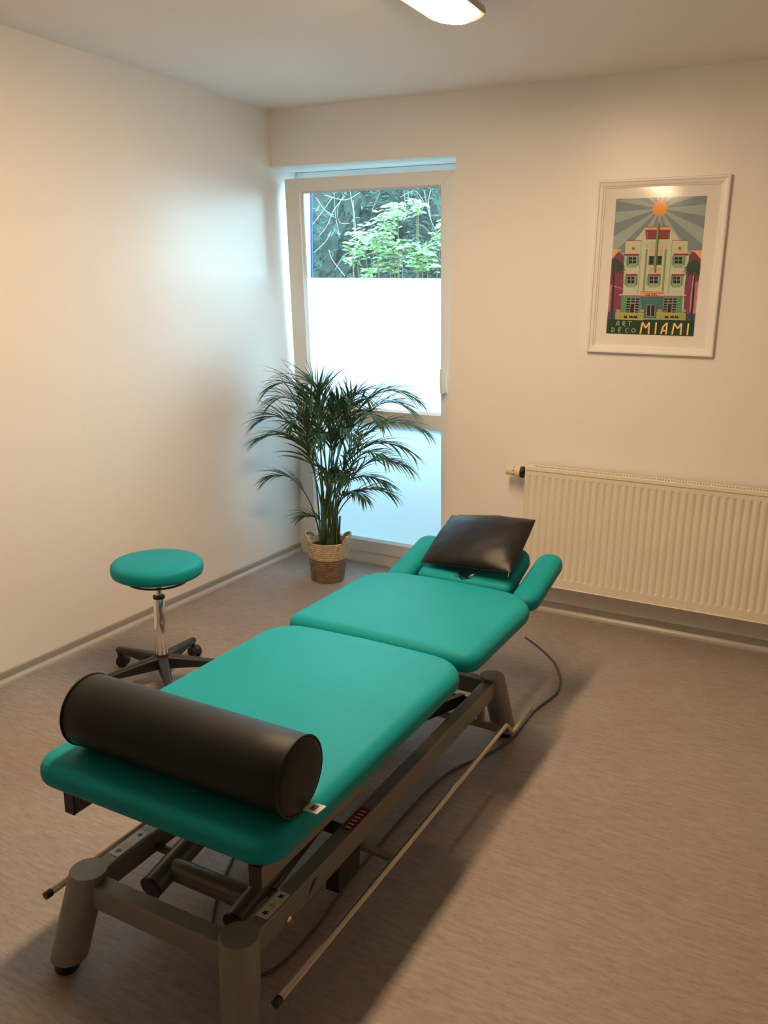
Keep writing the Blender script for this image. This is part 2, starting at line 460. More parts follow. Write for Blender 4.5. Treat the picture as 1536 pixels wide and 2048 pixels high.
# ---------------------------------------------------------------- garden outside
bm = BM(); box(bm, -12, 12, 0.5, 14, -0.5, -0.3); struct('garden_ground', bm, 'garden_soil')
bm = BM(); box(bm, -3, 4, 0.86, 1.06, -0.4, 1.34); struct('garden_shading_wall', bm, 'garden_soil')  # unseen wall, added to block sky light from the lower frosted pane
bm = BM(); box(bm, -6, 6, 1.06, 9, -0.4, 1.25); struct('garden_shading_bank', bm, 'garden_soil')  # unseen bank under the plants, added to dim the lower pane too
POSTER_FILLS=[["mauve",[[-0.001,0.437],[0.068,0.384],[0.139,0.421],[0.183,0.894],[-0.001,0.897]]],["peach",[[-0.001,0.367],[0.12,0.368],[0.068,0.384],[0.006,0.437]]],["mauve",[[0.839,0.425],[0.928,0.379],[0.999,0.426],[1.001,0.88],[0.868,0.883]]],["peach",[[0.874,0.379],[1.002,0.38],[1.002,0.442],[0.93,0.395]]],["pink",[[-0.008,0.627],[0.154,0.656],[0.17,0.844],[0.003,0.838]]],["mauve",[[0.022,0.64],[0.152,0.66],[0.164,0.848],[0.02,0.846]]],["pink",[[0.938,0.616],[0.997,0.6],[1.003,0.84],[0.941,0.841]]],["mauve",[[0.865,0.648],[0.936,0.624],[0.946,0.837],[0.874,0.838]]],["cream",[[0.365,0.207],[0.635,0.211],[0.758,0.315],[0.838,0.311],[0.836,0.402],[0.872,0.402],[0.845,0.698],[0.163,0.703],[0.145,0.308],[0.24,0.309]]],["cream",[[0.154,0.306],[0.328,0.306],[0.365,0.7],[0.162,0.702]]],["cream",[[0.672,0.307],[0.841,0.309],[0.848,0.696],[0.689,0.698]]],["sage",[[0.323,0.308],[0.329,0.308],[0.337,0.699],[0.329,0.699]]],["sage",[[0.668,0.309],[0.674,0.309],[0.679,0.696],[0.672,0.696]]],["red",[[0.156,0.303],[0.327,0.302],[0.328,0.307],[0.156,0.308]]],["red",[[0.67,0.305],[0.84,0.307],[0.841,0.312],[0.67,0.31]]],["maroon",[[0.359,0.218],[0.639,0.22],[0.637,0.299],[0.374,0.297]]],["peach",[[0.36,0.205],[0.639,0.207],[0.64,0.23],[0.36,0.227]]],["red",[[0.36,0.203],[0.639,0.206],[0.64,0.213],[0.361,0.211]]],["sage",[[0.381,0.239],[0.389,0.239],[0.391,0.296],[0.384,0.296]]],["sage",[[0.622,0.241],[0.629,0.241],[0.63,0.299],[0.623,0.299]]],["salmon",[[0.429,0.319],[0.573,0.32],[0.574,0.324],[0.43,0.323]]],["salmon",[[0.429,0.33],[0.574,0.332],[0.574,0.335],[0.43,0.334]]],["salmon",[[0.429,0.341],[0.574,0.343],[0.574,0.347],[0.43,0.345]]],["salmon",[[0.43,0.352],[0.574,0.354],[0.575,0.358],[0.43,0.356]]],["salmon",[[0.43,0.364],[0.574,0.365],[0.575,0.369],[0.43,0.368]]],["salmon",[[0.43,0.375],[0.575,0.376],[0.575,0.38],[0.431,0.379]]],["salmon",[[0.43,0.386],[0.575,0.387],[0.575,0.391],[0.431,0.39]]],["salmon",[[0.431,0.397],[0.575,0.398],[0.576,0.402],[0.431,0.401]]],["salmon",[[0.431,0.409],[0.575,0.409],[0.576,0.413],[0.431,0.413]]],["salmon",[[0.428,0.504],[0.572,0.504],[0.573,0.508],[0.429,0.508]]],["salmon",[[0.429,0.513],[0.573,0.514],[0.574,0.518],[0.43,0.517]]],["salmon",[[0.431,0.523],[0.575,0.523],[0.575,0.527],[0.431,0.527]]],["salmon",[[0.432,0.533],[0.576,0.533],[0.576,0.537],[0.432,0.537]]],["salmon",[[0.386,0.331],[0.406,0.331],[0.406,0.334],[0.386,0.334]]],["salmon",[[0.387,0.34],[0.407,0.34],[0.407,0.343],[0.387,0.342]]],["salmon",[[0.388,0.349],[0.408,0.349],[0.408,0.351],[0.388,0.351]]],["salmon",[[0.389,0.358],[0.409,0.358],[0.41,0.36],[0.39,0.36]]],["salmon",[[0.601,0.333],[0.62,0.334],[0.621,0.336],[0.601,0.336]]],["salmon",[[0.602,0.342],[0.621,0.342],[0.622,0.345],[0.602,0.345]]],["salmon",[[0.603,0.351],[0.623,0.351],[0.623,0.353],[0.603,0.353]]],["salmon",[[0.604,0.36],[0.624,0.36],[0.624,0.362],[0.605,0.362]]],["olive",[[0.385,0.366],[0.405,0.367],[0.41,0.677],[0.387,0.677]]],["olive",[[0.598,0.366],[0.62,0.366],[0.625,0.675],[0.602,0.675]]],["sagelt",[[0.164,0.415],[0.319,0.416],[0.319,0.479],[0.291,0.502],[0.199,0.502],[0.164,0.479]]],["dark",[[0.197,0.423],[0.235,0.423],[0.235,0.445],[0.197,0.444]]],["dark",[[0.2,0.449],[0.238,0.449],[0.238,0.471],[0.2,0.471]]],["dark",[[0.243,0.423],[0.281,0.424],[0.281,0.445],[0.243,0.445]]],["dark",[[0.246,0.45],[0.284,0.45],[0.284,0.471],[0.246,0.471]]],["slate",[[0.18,0.421],[0.189,0.422],[0.192,0.485],[0.184,0.485]]],["slate",[[0.3,0.422],[0.308,0.422],[0.311,0.486],[0.304,0.486]]],["sagelt",[[0.681,0.417],[0.832,0.418],[0.834,0.481],[0.807,0.503],[0.716,0.503],[0.683,0.48]]],["dark",[[0.713,0.425],[0.751,0.425],[0.751,0.446],[0.713,0.446]]],["dark",[[0.716,0.451],[0.755,0.451],[0.755,0.473],[0.717,0.472]]],["dark",[[0.758,0.425],[0.796,0.425],[0.797,0.447],[0.759,0.446]]],["dark",[[0.762,0.451],[0.8,0.451],[0.8,0.473],[0.762,0.473]]],["slate",[[0.697,0.423],[0.705,0.423],[0.709,0.487],[0.702,0.487]]],["slate",[[0.814,0.424],[0.822,0.424],[0.826,0.487],[0.819,0.487]]],["sagelt",[[0.166,0.561],[0.319,0.561],[0.32,0.625],[0.291,0.648],[0.201,0.648],[0.166,0.625]]],["dark",[[0.199,0.569],[0.236,0.569],[0.237,0.59],[0.199,0.59]]],["dark",[[0.203,0.595],[0.24,0.595],[0.24,0.617],[0.203,0.617]]],["dark",[[0.244,0.569],[0.281,0.569],[0.281,0.59],[0.244,0.59]]],["dark",[[0.247,0.595],[0.284,0.595],[0.284,0.616],[0.247,0.617]]],["slate",[[0.182,0.567],[0.191,0.567],[0.194,0.632],[0.186,0.632]]],["slate",[[0.3,0.567],[0.309,0.567],[0.312,0.631],[0.304,0.631]]],["sagelt",[[0.42,0.561],[0.582,0.56],[0.583,0.623],[0.555,0.646],[0.455,0.647],[0.421,0.624]]],["dark",[[0.453,0.569],[0.495,0.569],[0.495,0.59],[0.453,0.59]]],["dark",[[0.456,0.595],[0.498,0.595],[0.499,0.616],[0.456,0.616]]],["dark",[[0.503,0.569],[0.545,0.568],[0.545,0.59],[0.503,0.59]]],["dark",[[0.506,0.595],[0.548,0.594],[0.549,0.616],[0.506,0.616]]],["slate",[[0.436,0.567],[0.445,0.567],[0.448,0.631],[0.441,0.631]]],["slate",[[0.563,0.567],[0.572,0.567],[0.575,0.63],[0.568,0.63]]],["sagelt",[[0.685,0.56],[0.828,0.56],[0.83,0.623],[0.803,0.645],[0.72,0.646],[0.686,0.623]]],["dark",[[0.717,0.568],[0.751,0.568],[0.751,0.589],[0.717,0.589]]],["dark",[[0.72,0.594],[0.754,0.594],[0.755,0.615],[0.721,0.615]]],["dark",[[0.758,0.568],[0.792,0.568],[0.793,0.589],[0.759,0.589]]],["dark",[[0.762,0.594],[0.796,0.594],[0.796,0.615],[0.762,0.615]]],["slate",[[0.701,0.567],[0.709,0.567],[0.713,0.629],[0.706,0.629]]],["slate",[[0.81,0.567],[0.818,0.567],[0.822,0.629],[0.815,0.629]]],["slate",[[0.427,0.417],[0.573,0.417],[0.574,0.484],[0.428,0.483]]],["dark",[[0.437,0.421],[0.47,0.422],[0.471,0.444],[0.439,0.444]]],["dark",[[0.441,0.449],[0.473,0.449],[0.475,0.472],[0.443,0.471]]],["dark",[[0.532,0.422],[0.564,0.422],[0.565,0.445],[0.533,0.444]]],["dark",[[0.535,0.449],[0.567,0.449],[0.569,0.472],[0.537,0.472]]],["pinklt",[[0.123,0.394],[0.32,0.396],[0.321,0.401],[0.124,0.4]]],["maroon",[[0.139,0.4],[0.316,0.401],[0.313,0.415],[0.143,0.414]]],["pinklt",[[0.68,0.396],[0.871,0.397],[0.872,0.403],[0.681,0.401]]],["maroon",[[0.695,0.402],[0.867,0.403],[0.864,0.416],[0.699,0.415]]],["pinklt",[[0.16,0.543],[0.32,0.543],[0.321,0.549],[0.161,0.549]]],["maroon",[[0.176,0.549],[0.315,0.549],[0.312,0.563],[0.181,0.563]]],["pinklt",[[0.414,0.543],[0.582,0.543],[0.583,0.549],[0.415,0.549]]],["maroon",[[0.43,0.549],[0.578,0.549],[0.575,0.563],[0.434,0.563]]],["pinklt",[[0.68,0.543],[0.84,0.543],[0.841,0.549],[0.681,0.549]]],["maroon",[[0.696,0.549],[0.836,0.549],[0.834,0.563],[0.7,0.563]]],["olive",[[0.49,0.197],[0.504,0.166],[0.514,0.178],[0.513,0.54],[0.501,0.54],[0.488,0.504]]],["olivedk",[[0.505,0.177],[0.519,0.185],[0.52,0.54],[0.51,0.54]]],["peach",[[0.362,0.677],[0.633,0.68],[0.631,0.703],[0.36,0.7]]],["red",[[0.362,0.677],[0.633,0.68],[0.633,0.684],[0.362,0.681]]],["red",[[0.361,0.688],[0.634,0.691],[0.635,0.695],[0.361,0.692]]],["pinklt",[[0.118,0.7],[0.877,0.699],[0.878,0.707],[0.119,0.709]]],["red",[[0.148,0.708],[0.855,0.708],[0.856,0.713],[0.148,0.714]]],["teal",[[0.146,0.717],[0.844,0.714],[0.852,0.883],[0.156,0.89]]],["green",[[0.159,0.717],[0.203,0.716],[0.201,0.848],[0.159,0.848]]],["green",[[0.789,0.713],[0.84,0.712],[0.844,0.842],[0.789,0.843]]],["tealdk",[[0.367,0.716],[0.63,0.716],[0.633,0.874],[0.432,0.877]]],["green2",[[0.431,0.724],[0.588,0.723],[0.581,0.768],[0.437,0.769]]],["slatelt",[[0.444,0.775],[0.546,0.776],[0.552,0.863],[0.449,0.865]]],["dark",[[0.453,0.78],[0.491,0.78],[0.497,0.86],[0.459,0.86]]],["dark",[[0.501,0.779],[0.539,0.779],[0.544,0.859],[0.507,0.86]]],["slatelt",[[0.204,0.726],[0.365,0.725],[0.365,0.845],[0.208,0.847]]],["dark",[[0.212,0.729],[0.256,0.729],[0.256,0.743],[0.213,0.744]]],["dark",[[0.265,0.729],[0.309,0.729],[0.309,0.743],[0.265,0.743]]],["dark",[[0.317,0.729],[0.361,0.728],[0.361,0.742],[0.318,0.743]]],["dark",[[0.212,0.749],[0.256,0.749],[0.256,0.763],[0.212,0.764]]],["dark",[[0.265,0.749],[0.308,0.748],[0.309,0.763],[0.265,0.763]]],["dark",[[0.317,0.748],[0.36,0.748],[0.361,0.762],[0.318,0.763]]],["dark",[[0.211,0.77],[0.255,0.769],[0.256,0.783],[0.212,0.784]]],["dark",[[0.317,0.768],[0.36,0.768],[0.361,0.782],[0.317,0.782]]],["dark",[[0.211,0.79],[0.255,0.789],[0.255,0.803],[0.211,0.804]]],["dark",[[0.316,0.788],[0.36,0.788],[0.36,0.802],[0.317,0.802]]],["dark",[[0.211,0.81],[0.254,0.809],[0.255,0.823],[0.211,0.824]]],["dark",[[0.316,0.808],[0.359,0.808],[0.36,0.822],[0.317,0.822]]],["dark",[[0.21,0.83],[0.254,0.829],[0.255,0.843],[0.211,0.844]]],["dark",[[0.316,0.828],[0.359,0.828],[0.36,0.842],[0.316,0.843]]],["dark",[[0.264,0.771],[0.307,0.77],[0.306,0.844],[0.262,0.844]]],["slatelt",[[0.631,0.722],[0.786,0.721],[0.787,0.839],[0.637,0.841]]],["dark",[[0.639,0.726],[0.681,0.725],[0.681,0.739],[0.639,0.739]]],["dark",[[0.689,0.725],[0.731,0.725],[0.732,0.739],[0.69,0.739]]],["dark",[[0.74,0.725],[0.781,0.724],[0.782,0.738],[0.74,0.738]]],["dark",[[0.639,0.745],[0.681,0.745],[0.681,0.759],[0.639,0.759]]],["dark",[[0.689,0.745],[0.731,0.744],[0.732,0.758],[0.69,0.759]]],["dark",[[0.74,0.744],[0.781,0.744],[0.782,0.758],[0.74,0.758]]],["dark",[[0.639,0.765],[0.681,0.764],[0.681,0.778],[0.639,0.779]]],["dark",[[0.74,0.764],[0.781,0.763],[0.782,0.777],[0.74,0.778]]],["dark",[[0.639,0.784],[0.681,0.784],[0.681,0.798],[0.639,0.798]]],["dark",[[0.74,0.783],[0.781,0.783],[0.782,0.797],[0.74,0.797]]],["dark",[[0.638,0.804],[0.681,0.804],[0.681,0.817],[0.639,0.818]]],["dark",[[0.74,0.803],[0.781,0.802],[0.782,0.816],[0.74,0.817]]],["dark",[[0.638,0.824],[0.68,0.823],[0.681,0.837],[0.639,0.838]]],["dark",[[0.74,0.822],[0.781,0.822],[0.782,0.836],[0.74,0.836]]],["dark",[[0.689,0.766],[0.731,0.765],[0.731,0.837],[0.689,0.838]]],["slate",[[0.005,0.834],[0.091,0.841],[0.094,0.896],[-0.001,0.897]]],["slate",[[0.897,0.829],[0.998,0.836],[0.999,0.892],[0.903,0.89]]],["forest",[[-0.001,0.893],[0.999,0.884],[1.0,1.0],[0.0,1.0]]],["pinklt",[[0.432,0.877],[0.571,0.878],[0.571,0.881],[0.432,0.881]]],["lime",[[0.093,0.838],[0.423,0.838],[0.427,0.892],[0.095,0.891]]],["salmon",[[0.092,0.837],[0.423,0.837],[0.423,0.842],[0.093,0.842]]],["salmon",[[0.094,0.888],[0.427,0.889],[0.427,0.893],[0.095,0.892]]],["olive",[[0.104,0.846],[0.109,0.846],[0.114,0.887],[0.109,0.887]]],["olive",[[0.411,0.845],[0.406,0.845],[0.411,0.885],[0.416,0.885]]],["olive",[[0.122,0.846],[0.127,0.846],[0.132,0.887],[0.127,0.887]]],["olive",[[0.393,0.846],[0.388,0.846],[0.393,0.886],[0.398,0.886]]],["olive",[[0.141,0.846],[0.146,0.846],[0.151,0.886],[0.145,0.886]]],["olive",[[0.376,0.846],[0.37,0.846],[0.375,0.886],[0.381,0.886]]],["olive",[[0.159,0.846],[0.164,0.846],[0.169,0.886],[0.164,0.886]]],["olive",[[0.358,0.846],[0.353,0.846],[0.358,0.886],[0.363,0.886]]],["dark",[[0.194,0.857],[0.214,0.868],[0.222,0.855],[0.234,0.87],[0.244,0.881],[0.194,0.881]]],["dark",[[0.259,0.856],[0.278,0.867],[0.287,0.854],[0.299,0.869],[0.308,0.88],[0.259,0.879]]],["dark",[[0.31,0.855],[0.329,0.867],[0.338,0.853],[0.35,0.868],[0.359,0.879],[0.31,0.879]]],["lime",[[0.568,0.831],[0.894,0.832],[0.898,0.884],[0.571,0.883]]],["salmon",[[0.568,0.83],[0.893,0.83],[0.894,0.835],[0.569,0.835]]],["salmon",[[0.571,0.88],[0.898,0.881],[0.899,0.885],[0.572,0.884]]],["olive",[[0.579,0.839],[0.584,0.839],[0.59,0.879],[0.585,0.879]]],["olive",[[0.882,0.838],[0.877,0.838],[0.883,0.877],[0.888,0.877]]],["olive",[[0.597,0.839],[0.602,0.839],[0.607,0.879],[0.602,0.879]]],["olive",[[0.865,0.839],[0.86,0.839],[0.866,0.878],[0.871,0.878]]],["olive",[[0.614,0.839],[0.619,0.839],[0.625,0.878],[0.62,0.878]]],["olive",[[0.848,0.839],[0.843,0.839],[0.849,0.878],[0.854,0.878]]],["olive",[[0.632,0.839],[0.637,0.839],[0.642,0.878],[0.637,0.878]]],["olive",[[0.831,0.839],[0.826,0.839],[0.832,0.878],[0.837,0.878]]],["dark",[[0.665,0.85],[0.684,0.861],[0.692,0.848],[0.704,0.862],[0.713,0.874],[0.666,0.873]]],["dark",[[0.727,0.849],[0.746,0.86],[0.754,0.847],[0.766,0.861],[0.775,0.873],[0.728,0.872]]],["dark",[[0.776,0.848],[0.795,0.859],[0.803,0.846],[0.815,0.861],[0.824,0.872],[0.777,0.871]]],["lime",[[0.096,0.821],[0.148,0.822],[0.145,0.836],[0.105,0.836]]],["sagelt",[[0.092,0.815],[0.15,0.816],[0.143,0.824],[0.101,0.823]]],["lime",[[0.373,0.818],[0.424,0.819],[0.421,0.832],[0.383,0.832]]],["sagelt",[[0.37,0.811],[0.426,0.812],[0.419,0.82],[0.379,0.819]]],["lime",[[0.575,0.815],[0.625,0.816],[0.622,0.829],[0.584,0.83]]],["sagelt",[[0.572,0.808],[0.626,0.809],[0.62,0.818],[0.58,0.816]]],["lime",[[0.842,0.811],[0.891,0.812],[0.888,0.825],[0.851,0.826]]],["sagelt",[[0.839,0.805],[0.892,0.806],[0.886,0.814],[0.847,0.813]]]]
POSTER_STROKES=[["disc_salmon",0.026,[[0.243,0.362]]],["disc_salmon",0.026,[[0.759,0.363]]],["disc_red",0.016,[[0.243,0.362]]],["disc_red",0.016,[[0.759,0.363]]],["palmtrunk",0.0115,[[0.033,0.528],[0.046,0.677],[0.052,0.896]]],["palmtrunk",0.0131,[[0.945,0.552],[0.957,0.703],[0.957,0.889]]],["pinklt",0.0057,[[0.94,0.556],[0.934,0.712],[0.938,0.824]]],["palm",0.0164,[[0.045,0.495],[0.031,0.509],[0.021,0.562]]],["palm",0.0164,[[0.045,0.495],[0.031,0.509],[0.021,0.562]]],["palm",0.0164,[[0.045,0.495],[0.03,0.504],[0.02,0.551]]],["palm",0.0164,[[0.045,0.495],[0.029,0.493],[0.017,0.529]]],["palm",0.0164,[[0.045,0.495],[0.027,0.479],[0.014,0.501]]],["palm",0.0164,[[0.045,0.495],[0.026,0.464],[0.011,0.471]]],["palm",0.0164,[[0.045,0.495],[0.024,0.451],[0.008,0.444]]],["palm",0.0164,[[0.045,0.495],[0.039,0.441],[0.037,0.426]]],["palm",0.0164,[[0.045,0.495],[0.067,0.451],[0.094,0.445]]],["palm",0.0164,[[0.045,0.495],[0.091,0.464],[0.142,0.471]]],["palm",0.0164,[[0.045,0.495],[0.107,0.479],[0.174,0.501]]],["palm",0.0164,[[0.045,0.495],[0.112,0.493],[0.184,0.529]]],["palm",0.0164,[[0.045,0.495],[0.105,0.504],[0.17,0.551]]],["palm",0.0164,[[0.045,0.495],[0.088,0.51],[0.136,0.562]]],["palm",0.0164,[[0.045,0.495],[0.063,0.509],[0.085,0.562]]],["palm",0.0164,[[0.94,0.505],[0.927,0.519],[0.919,0.569]]],["palm",0.0164,[[0.94,0.505],[0.904,0.519],[0.873,0.57]]],["palm",0.0164,[[0.94,0.505],[0.886,0.513],[0.838,0.559]]],["palm",0.0164,[[0.94,0.505],[0.877,0.503],[0.82,0.538]]],["palm",0.0164,[[0.94,0.505],[0.879,0.489],[0.822,0.51]]],["palm",0.0164,[[0.94,0.505],[0.89,0.475],[0.844,0.482]]],["palm",0.0164,[[0.94,0.505],[0.909,0.462],[0.883,0.456]]],["palm",0.0164,[[0.94,0.505],[0.933,0.454],[0.93,0.439]]],["palm",0.0164,[[0.94,0.505],[0.959,0.463],[0.983,0.457]]],["palm",0.0164,[[0.94,0.505],[0.982,0.475],[1.028,0.482]]],["palm",0.0164,[[0.94,0.505],[0.997,0.49],[1.058,0.511]]],["palm",0.0164,[[0.94,0.505],[1.002,0.503],[1.068,0.538]]],["palm",0.0164,[[0.94,0.505],[0.996,0.513],[1.057,0.558]]],["palm",0.0164,[[0.94,0.505],[0.98,0.519],[1.025,0.569]]],["palm",0.0164,[[0.94,0.505],[0.957,0.519],[0.979,0.569]]],["forestlt",0.0057,[[0.112,0.938],[0.126,0.908],[0.142,0.905],[0.146,0.939]]],["forestlt",0.0057,[[0.121,0.928],[0.145,0.927]]],["forestlt",0.0057,[[0.191,0.938],[0.193,0.904],[0.213,0.906],[0.214,0.919],[0.194,0.923],[0.221,0.94]]],["forestlt",0.0057,[[0.246,0.903],[0.29,0.904]]],["forestlt",0.0057,[[0.271,0.903],[0.27,0.939]]],["forestlt",0.0057,[[0.068,0.954],[0.066,0.988],[0.091,0.981],[0.097,0.965],[0.068,0.954]]],["forestlt",0.0057,[[0.151,0.954],[0.147,0.988]]],["forestlt",0.0057,[[0.151,0.954],[0.177,0.954]]],["forestlt",0.0057,[[0.149,0.969],[0.172,0.969]]],["forestlt",0.0057,[[0.147,0.988],[0.173,0.989]]],["forestlt",0.0057,[[0.26,0.954],[0.236,0.959],[0.229,0.974],[0.243,0.988],[0.262,0.987]]],["forestlt",0.0057,[[0.344,0.971],[0.339,0.982],[0.324,0.986],[0.308,0.982],[0.3,0.972],[0.305,0.962],[0.32,0.957],[0.336,0.961],[0.344,0.971]]],["orange",0.009,[[0.398,0.993],[0.414,0.909],[0.455,0.95],[0.49,0.909],[0.494,0.994]]],["orange",0.009,[[0.571,0.907],[0.57,0.993]]],["orange",0.009,[[0.635,0.993],[0.652,0.937],[0.693,0.907],[0.691,0.993]]],["orange",0.009,[[0.648,0.967],[0.691,0.966]]],["orange",0.009,[[0.759,0.992],[0.774,0.91],[0.817,0.947],[0.853,0.909],[0.855,0.992]]],["orange",0.009,[[0.931,0.909],[0.929,0.993]]],["letter",0.009,[[0.405,0.993],[0.422,0.909],[0.463,0.95],[0.498,0.909],[0.501,0.994]]],["letter",0.009,[[0.578,0.907],[0.577,0.993]]],["letter",0.009,[[0.642,0.992],[0.66,0.937],[0.7,0.907],[0.698,0.993]]],["letter",0.009,[[0.655,0.967],[0.699,0.966]]],["letter",0.009,[[0.767,0.991],[0.781,0.91],[0.824,0.947],[0.861,0.909],[0.863,0.992]]],["letter",0.009,[[0.938,0.909],[0.936,0.992]]],["dark",0.0025,[[0.428,0.696],[0.429,0.708]]],["dark",0.0025,[[0.443,0.696],[0.444,0.708]]],["dark",0.0025,[[0.428,0.702],[0.443,0.702]]],["dark",0.0025,[[0.458,0.696],[0.473,0.696],[0.474,0.707],[0.459,0.707],[0.458,0.696]]],["dark",0.0025,[[0.49,0.696],[0.505,0.696]]],["dark",0.0025,[[0.498,0.696],[0.499,0.707]]],["dark",0.0025,[[0.52,0.696],[0.522,0.707]]],["dark",0.0025,[[0.52,0.696],[0.535,0.695]]],["dark",0.0025,[[0.521,0.701],[0.536,0.701]]],["dark",0.0025,[[0.522,0.707],[0.537,0.707]]],["dark",0.0025,[[0.55,0.695],[0.552,0.707]]],["dark",0.0025,[[0.552,0.707],[0.567,0.707]]]]
FROND_TIPS=[[0.186,-0.3,1.068,1],[0.179,-0.27,0.99,1],[0.135,-0.34,0.888,1],[0.148,-0.38,0.797,1],[0.182,-0.33,0.585,0.5],[0.357,-0.25,0.377,0.3],[0.296,-0.12,1.075,1],[0.341,-0.05,1.037,0.9],[0.467,-0.1,0.977,0.5],[0.611,-0.2,1.008,0.5],[0.575,-0.05,0.971,0.5],[0.696,-0.15,1.03,0.6],[0.969,-0.1,1.036,1],[0.875,0.0,0.969,1],[1.022,-0.12,0.881,1],[0.983,-0.22,0.792,1],[0.941,-0.16,0.697,1],[0.887,-0.26,0.615,0.6],[0.842,-0.15,0.54,0.6],[0.77,-0.3,0.535,0.5],[0.367,-0.36,0.898,0.8],[0.548,-0.38,0.839,0.6],[0.772,-0.4,0.862,0.6],[0.866,-0.3,0.932,0.8],[0.673,-0.34,0.637,0.45],[0.438,-0.3,1.027,0.9],[0.919,-0.34,0.754,0.7],[0.543,-0.3,0.641,0.4]]
LEAF_CLUSTERS=[[0.028,2.044,0.098,0.06],[0.121,2.089,0.089,0.045],[0.25,2.107,0.044,0.036],[-0.028,1.949,0.114,0.053],[-0.125,1.918,0.085,0.039],[0.05,1.867,0.128,0.053],[0.182,1.881,0.067,0.037],[-0.263,1.92,0.04,0.088],[-0.203,1.853,0.055,0.047],[0.312,1.848,0.08,0.051],[0.375,1.942,0.036,0.079],[0.239,1.801,0.11,0.044],[0.013,1.77,0.092,0.077],[-0.242,1.787,0.032,0.032],[0.352,1.737,0.08,0.029],[-0.103,1.704,0.055,0.039],[0.397,2.035,0.029,0.05],[0.212,2.148,0.029,0.029]]
VINE_PATHS=[[[-0.408, 1.6, 1.24],[-0.383,1.55,1.657],[-0.36,1.55,1.935],[-0.386,1.55,2.208]],[[-0.741,1.67,1.984],[-0.674,1.67,2.053],[-0.618,1.67,2.157],[-0.523,1.67,2.252]],[[-0.872,1.79,1.864],[-0.772,1.79,1.937],[-0.718,1.79,2.008]],[[-0.81,1.91,1.888],[-0.778,1.91,1.812],[-0.665,1.91,1.692]],[[0.174,1.55,2.253],[0.208,1.55,2.123],[0.248,1.55,2.024],[0.323,1.55,1.925]],[[0.17,1.67,2.265],[0.153,1.67,2.184],[0.175,1.67,2.067]],[[-0.595,1.79,2.29],[-0.66,1.79,2.169],[-0.638,1.79,2.079],[-0.551,1.79,2.07]],[[-0.036,1.91,2.125],[0.003,1.91,2.186],[0.043,1.91,2.209]],[[-0.73,1.55,2.046],[-0.664,1.55,2.114],[-0.557,1.55,2.231]],[[-0.774,1.67,2.25],[-0.696,1.67,2.16],[-0.618,1.67,2.122]],[[-0.77,1.79,2.279],[-0.595,1.79,2.238],[-0.466,1.79,2.285]],[[-0.363,1.91,2.293],[-0.426,1.91,2.172],[-0.379,1.91,2.188]],[[0.021,1.55,2.253],[0.04,1.55,2.095],[0.013,1.55,2.046]],[[-0.071,1.67,2.225],[0.046,1.67,2.264],[0.126,1.67,2.175]],[[-0.683,1.79,1.734],[-0.594,1.79,1.844],[-0.455,1.79,1.878]],[[-0.622,1.91,2.321],[-0.595,1.91,2.177],[-0.581,1.91,1.995]],[[-0.544,1.55,2.281],[-0.532,1.55,2.111],[-0.498,1.55,1.972]],[[0.052,1.67,2.037],[0.13,1.67,2.019],[0.274,1.67,1.866]],[[0.061,1.79,1.856],[0.158,1.79,1.838],[0.218,1.79,1.786]]]

def leaf_quad(bm, p, d, w, nrm, mi=0, fold=0.25, n=4, droop=0.0, shape=None):
    """a pointed leaf from p along d (length included), half-folded along the midrib"""
    L = d.length; t = d.normalized(); s = t.cross(nrm)
    if s.length < 1e-4: s = t.cross(Vector((1, 0, 0.3)))
    s.normalize(); u = s.cross(t).normalized()
    prev = None
    for i in range(n + 1):
        k = i / n
        ww = w * (shape(k) if shape else sin(pi * min(1, k * 0.92 + 0.06)) ** 0.8)
        q = p + t * (L * k) + Vector((0, 0, -droop * L * k * k))
        row = [bm.verts.new(q - s * ww * 0.5 + u * ww * fold), bm.verts.new(q), bm.verts.new(q + s * ww * 0.5 + u * ww * fold)]
        if prev:
            bm.faces.new((prev[0], prev[1], row[1], row[0])).material_index = mi
            bm.faces.new((prev[1], prev[2], row[2], row[1])).material_index = mi
        prev = row

def rnd(a, b): return random.uniform(a, b)

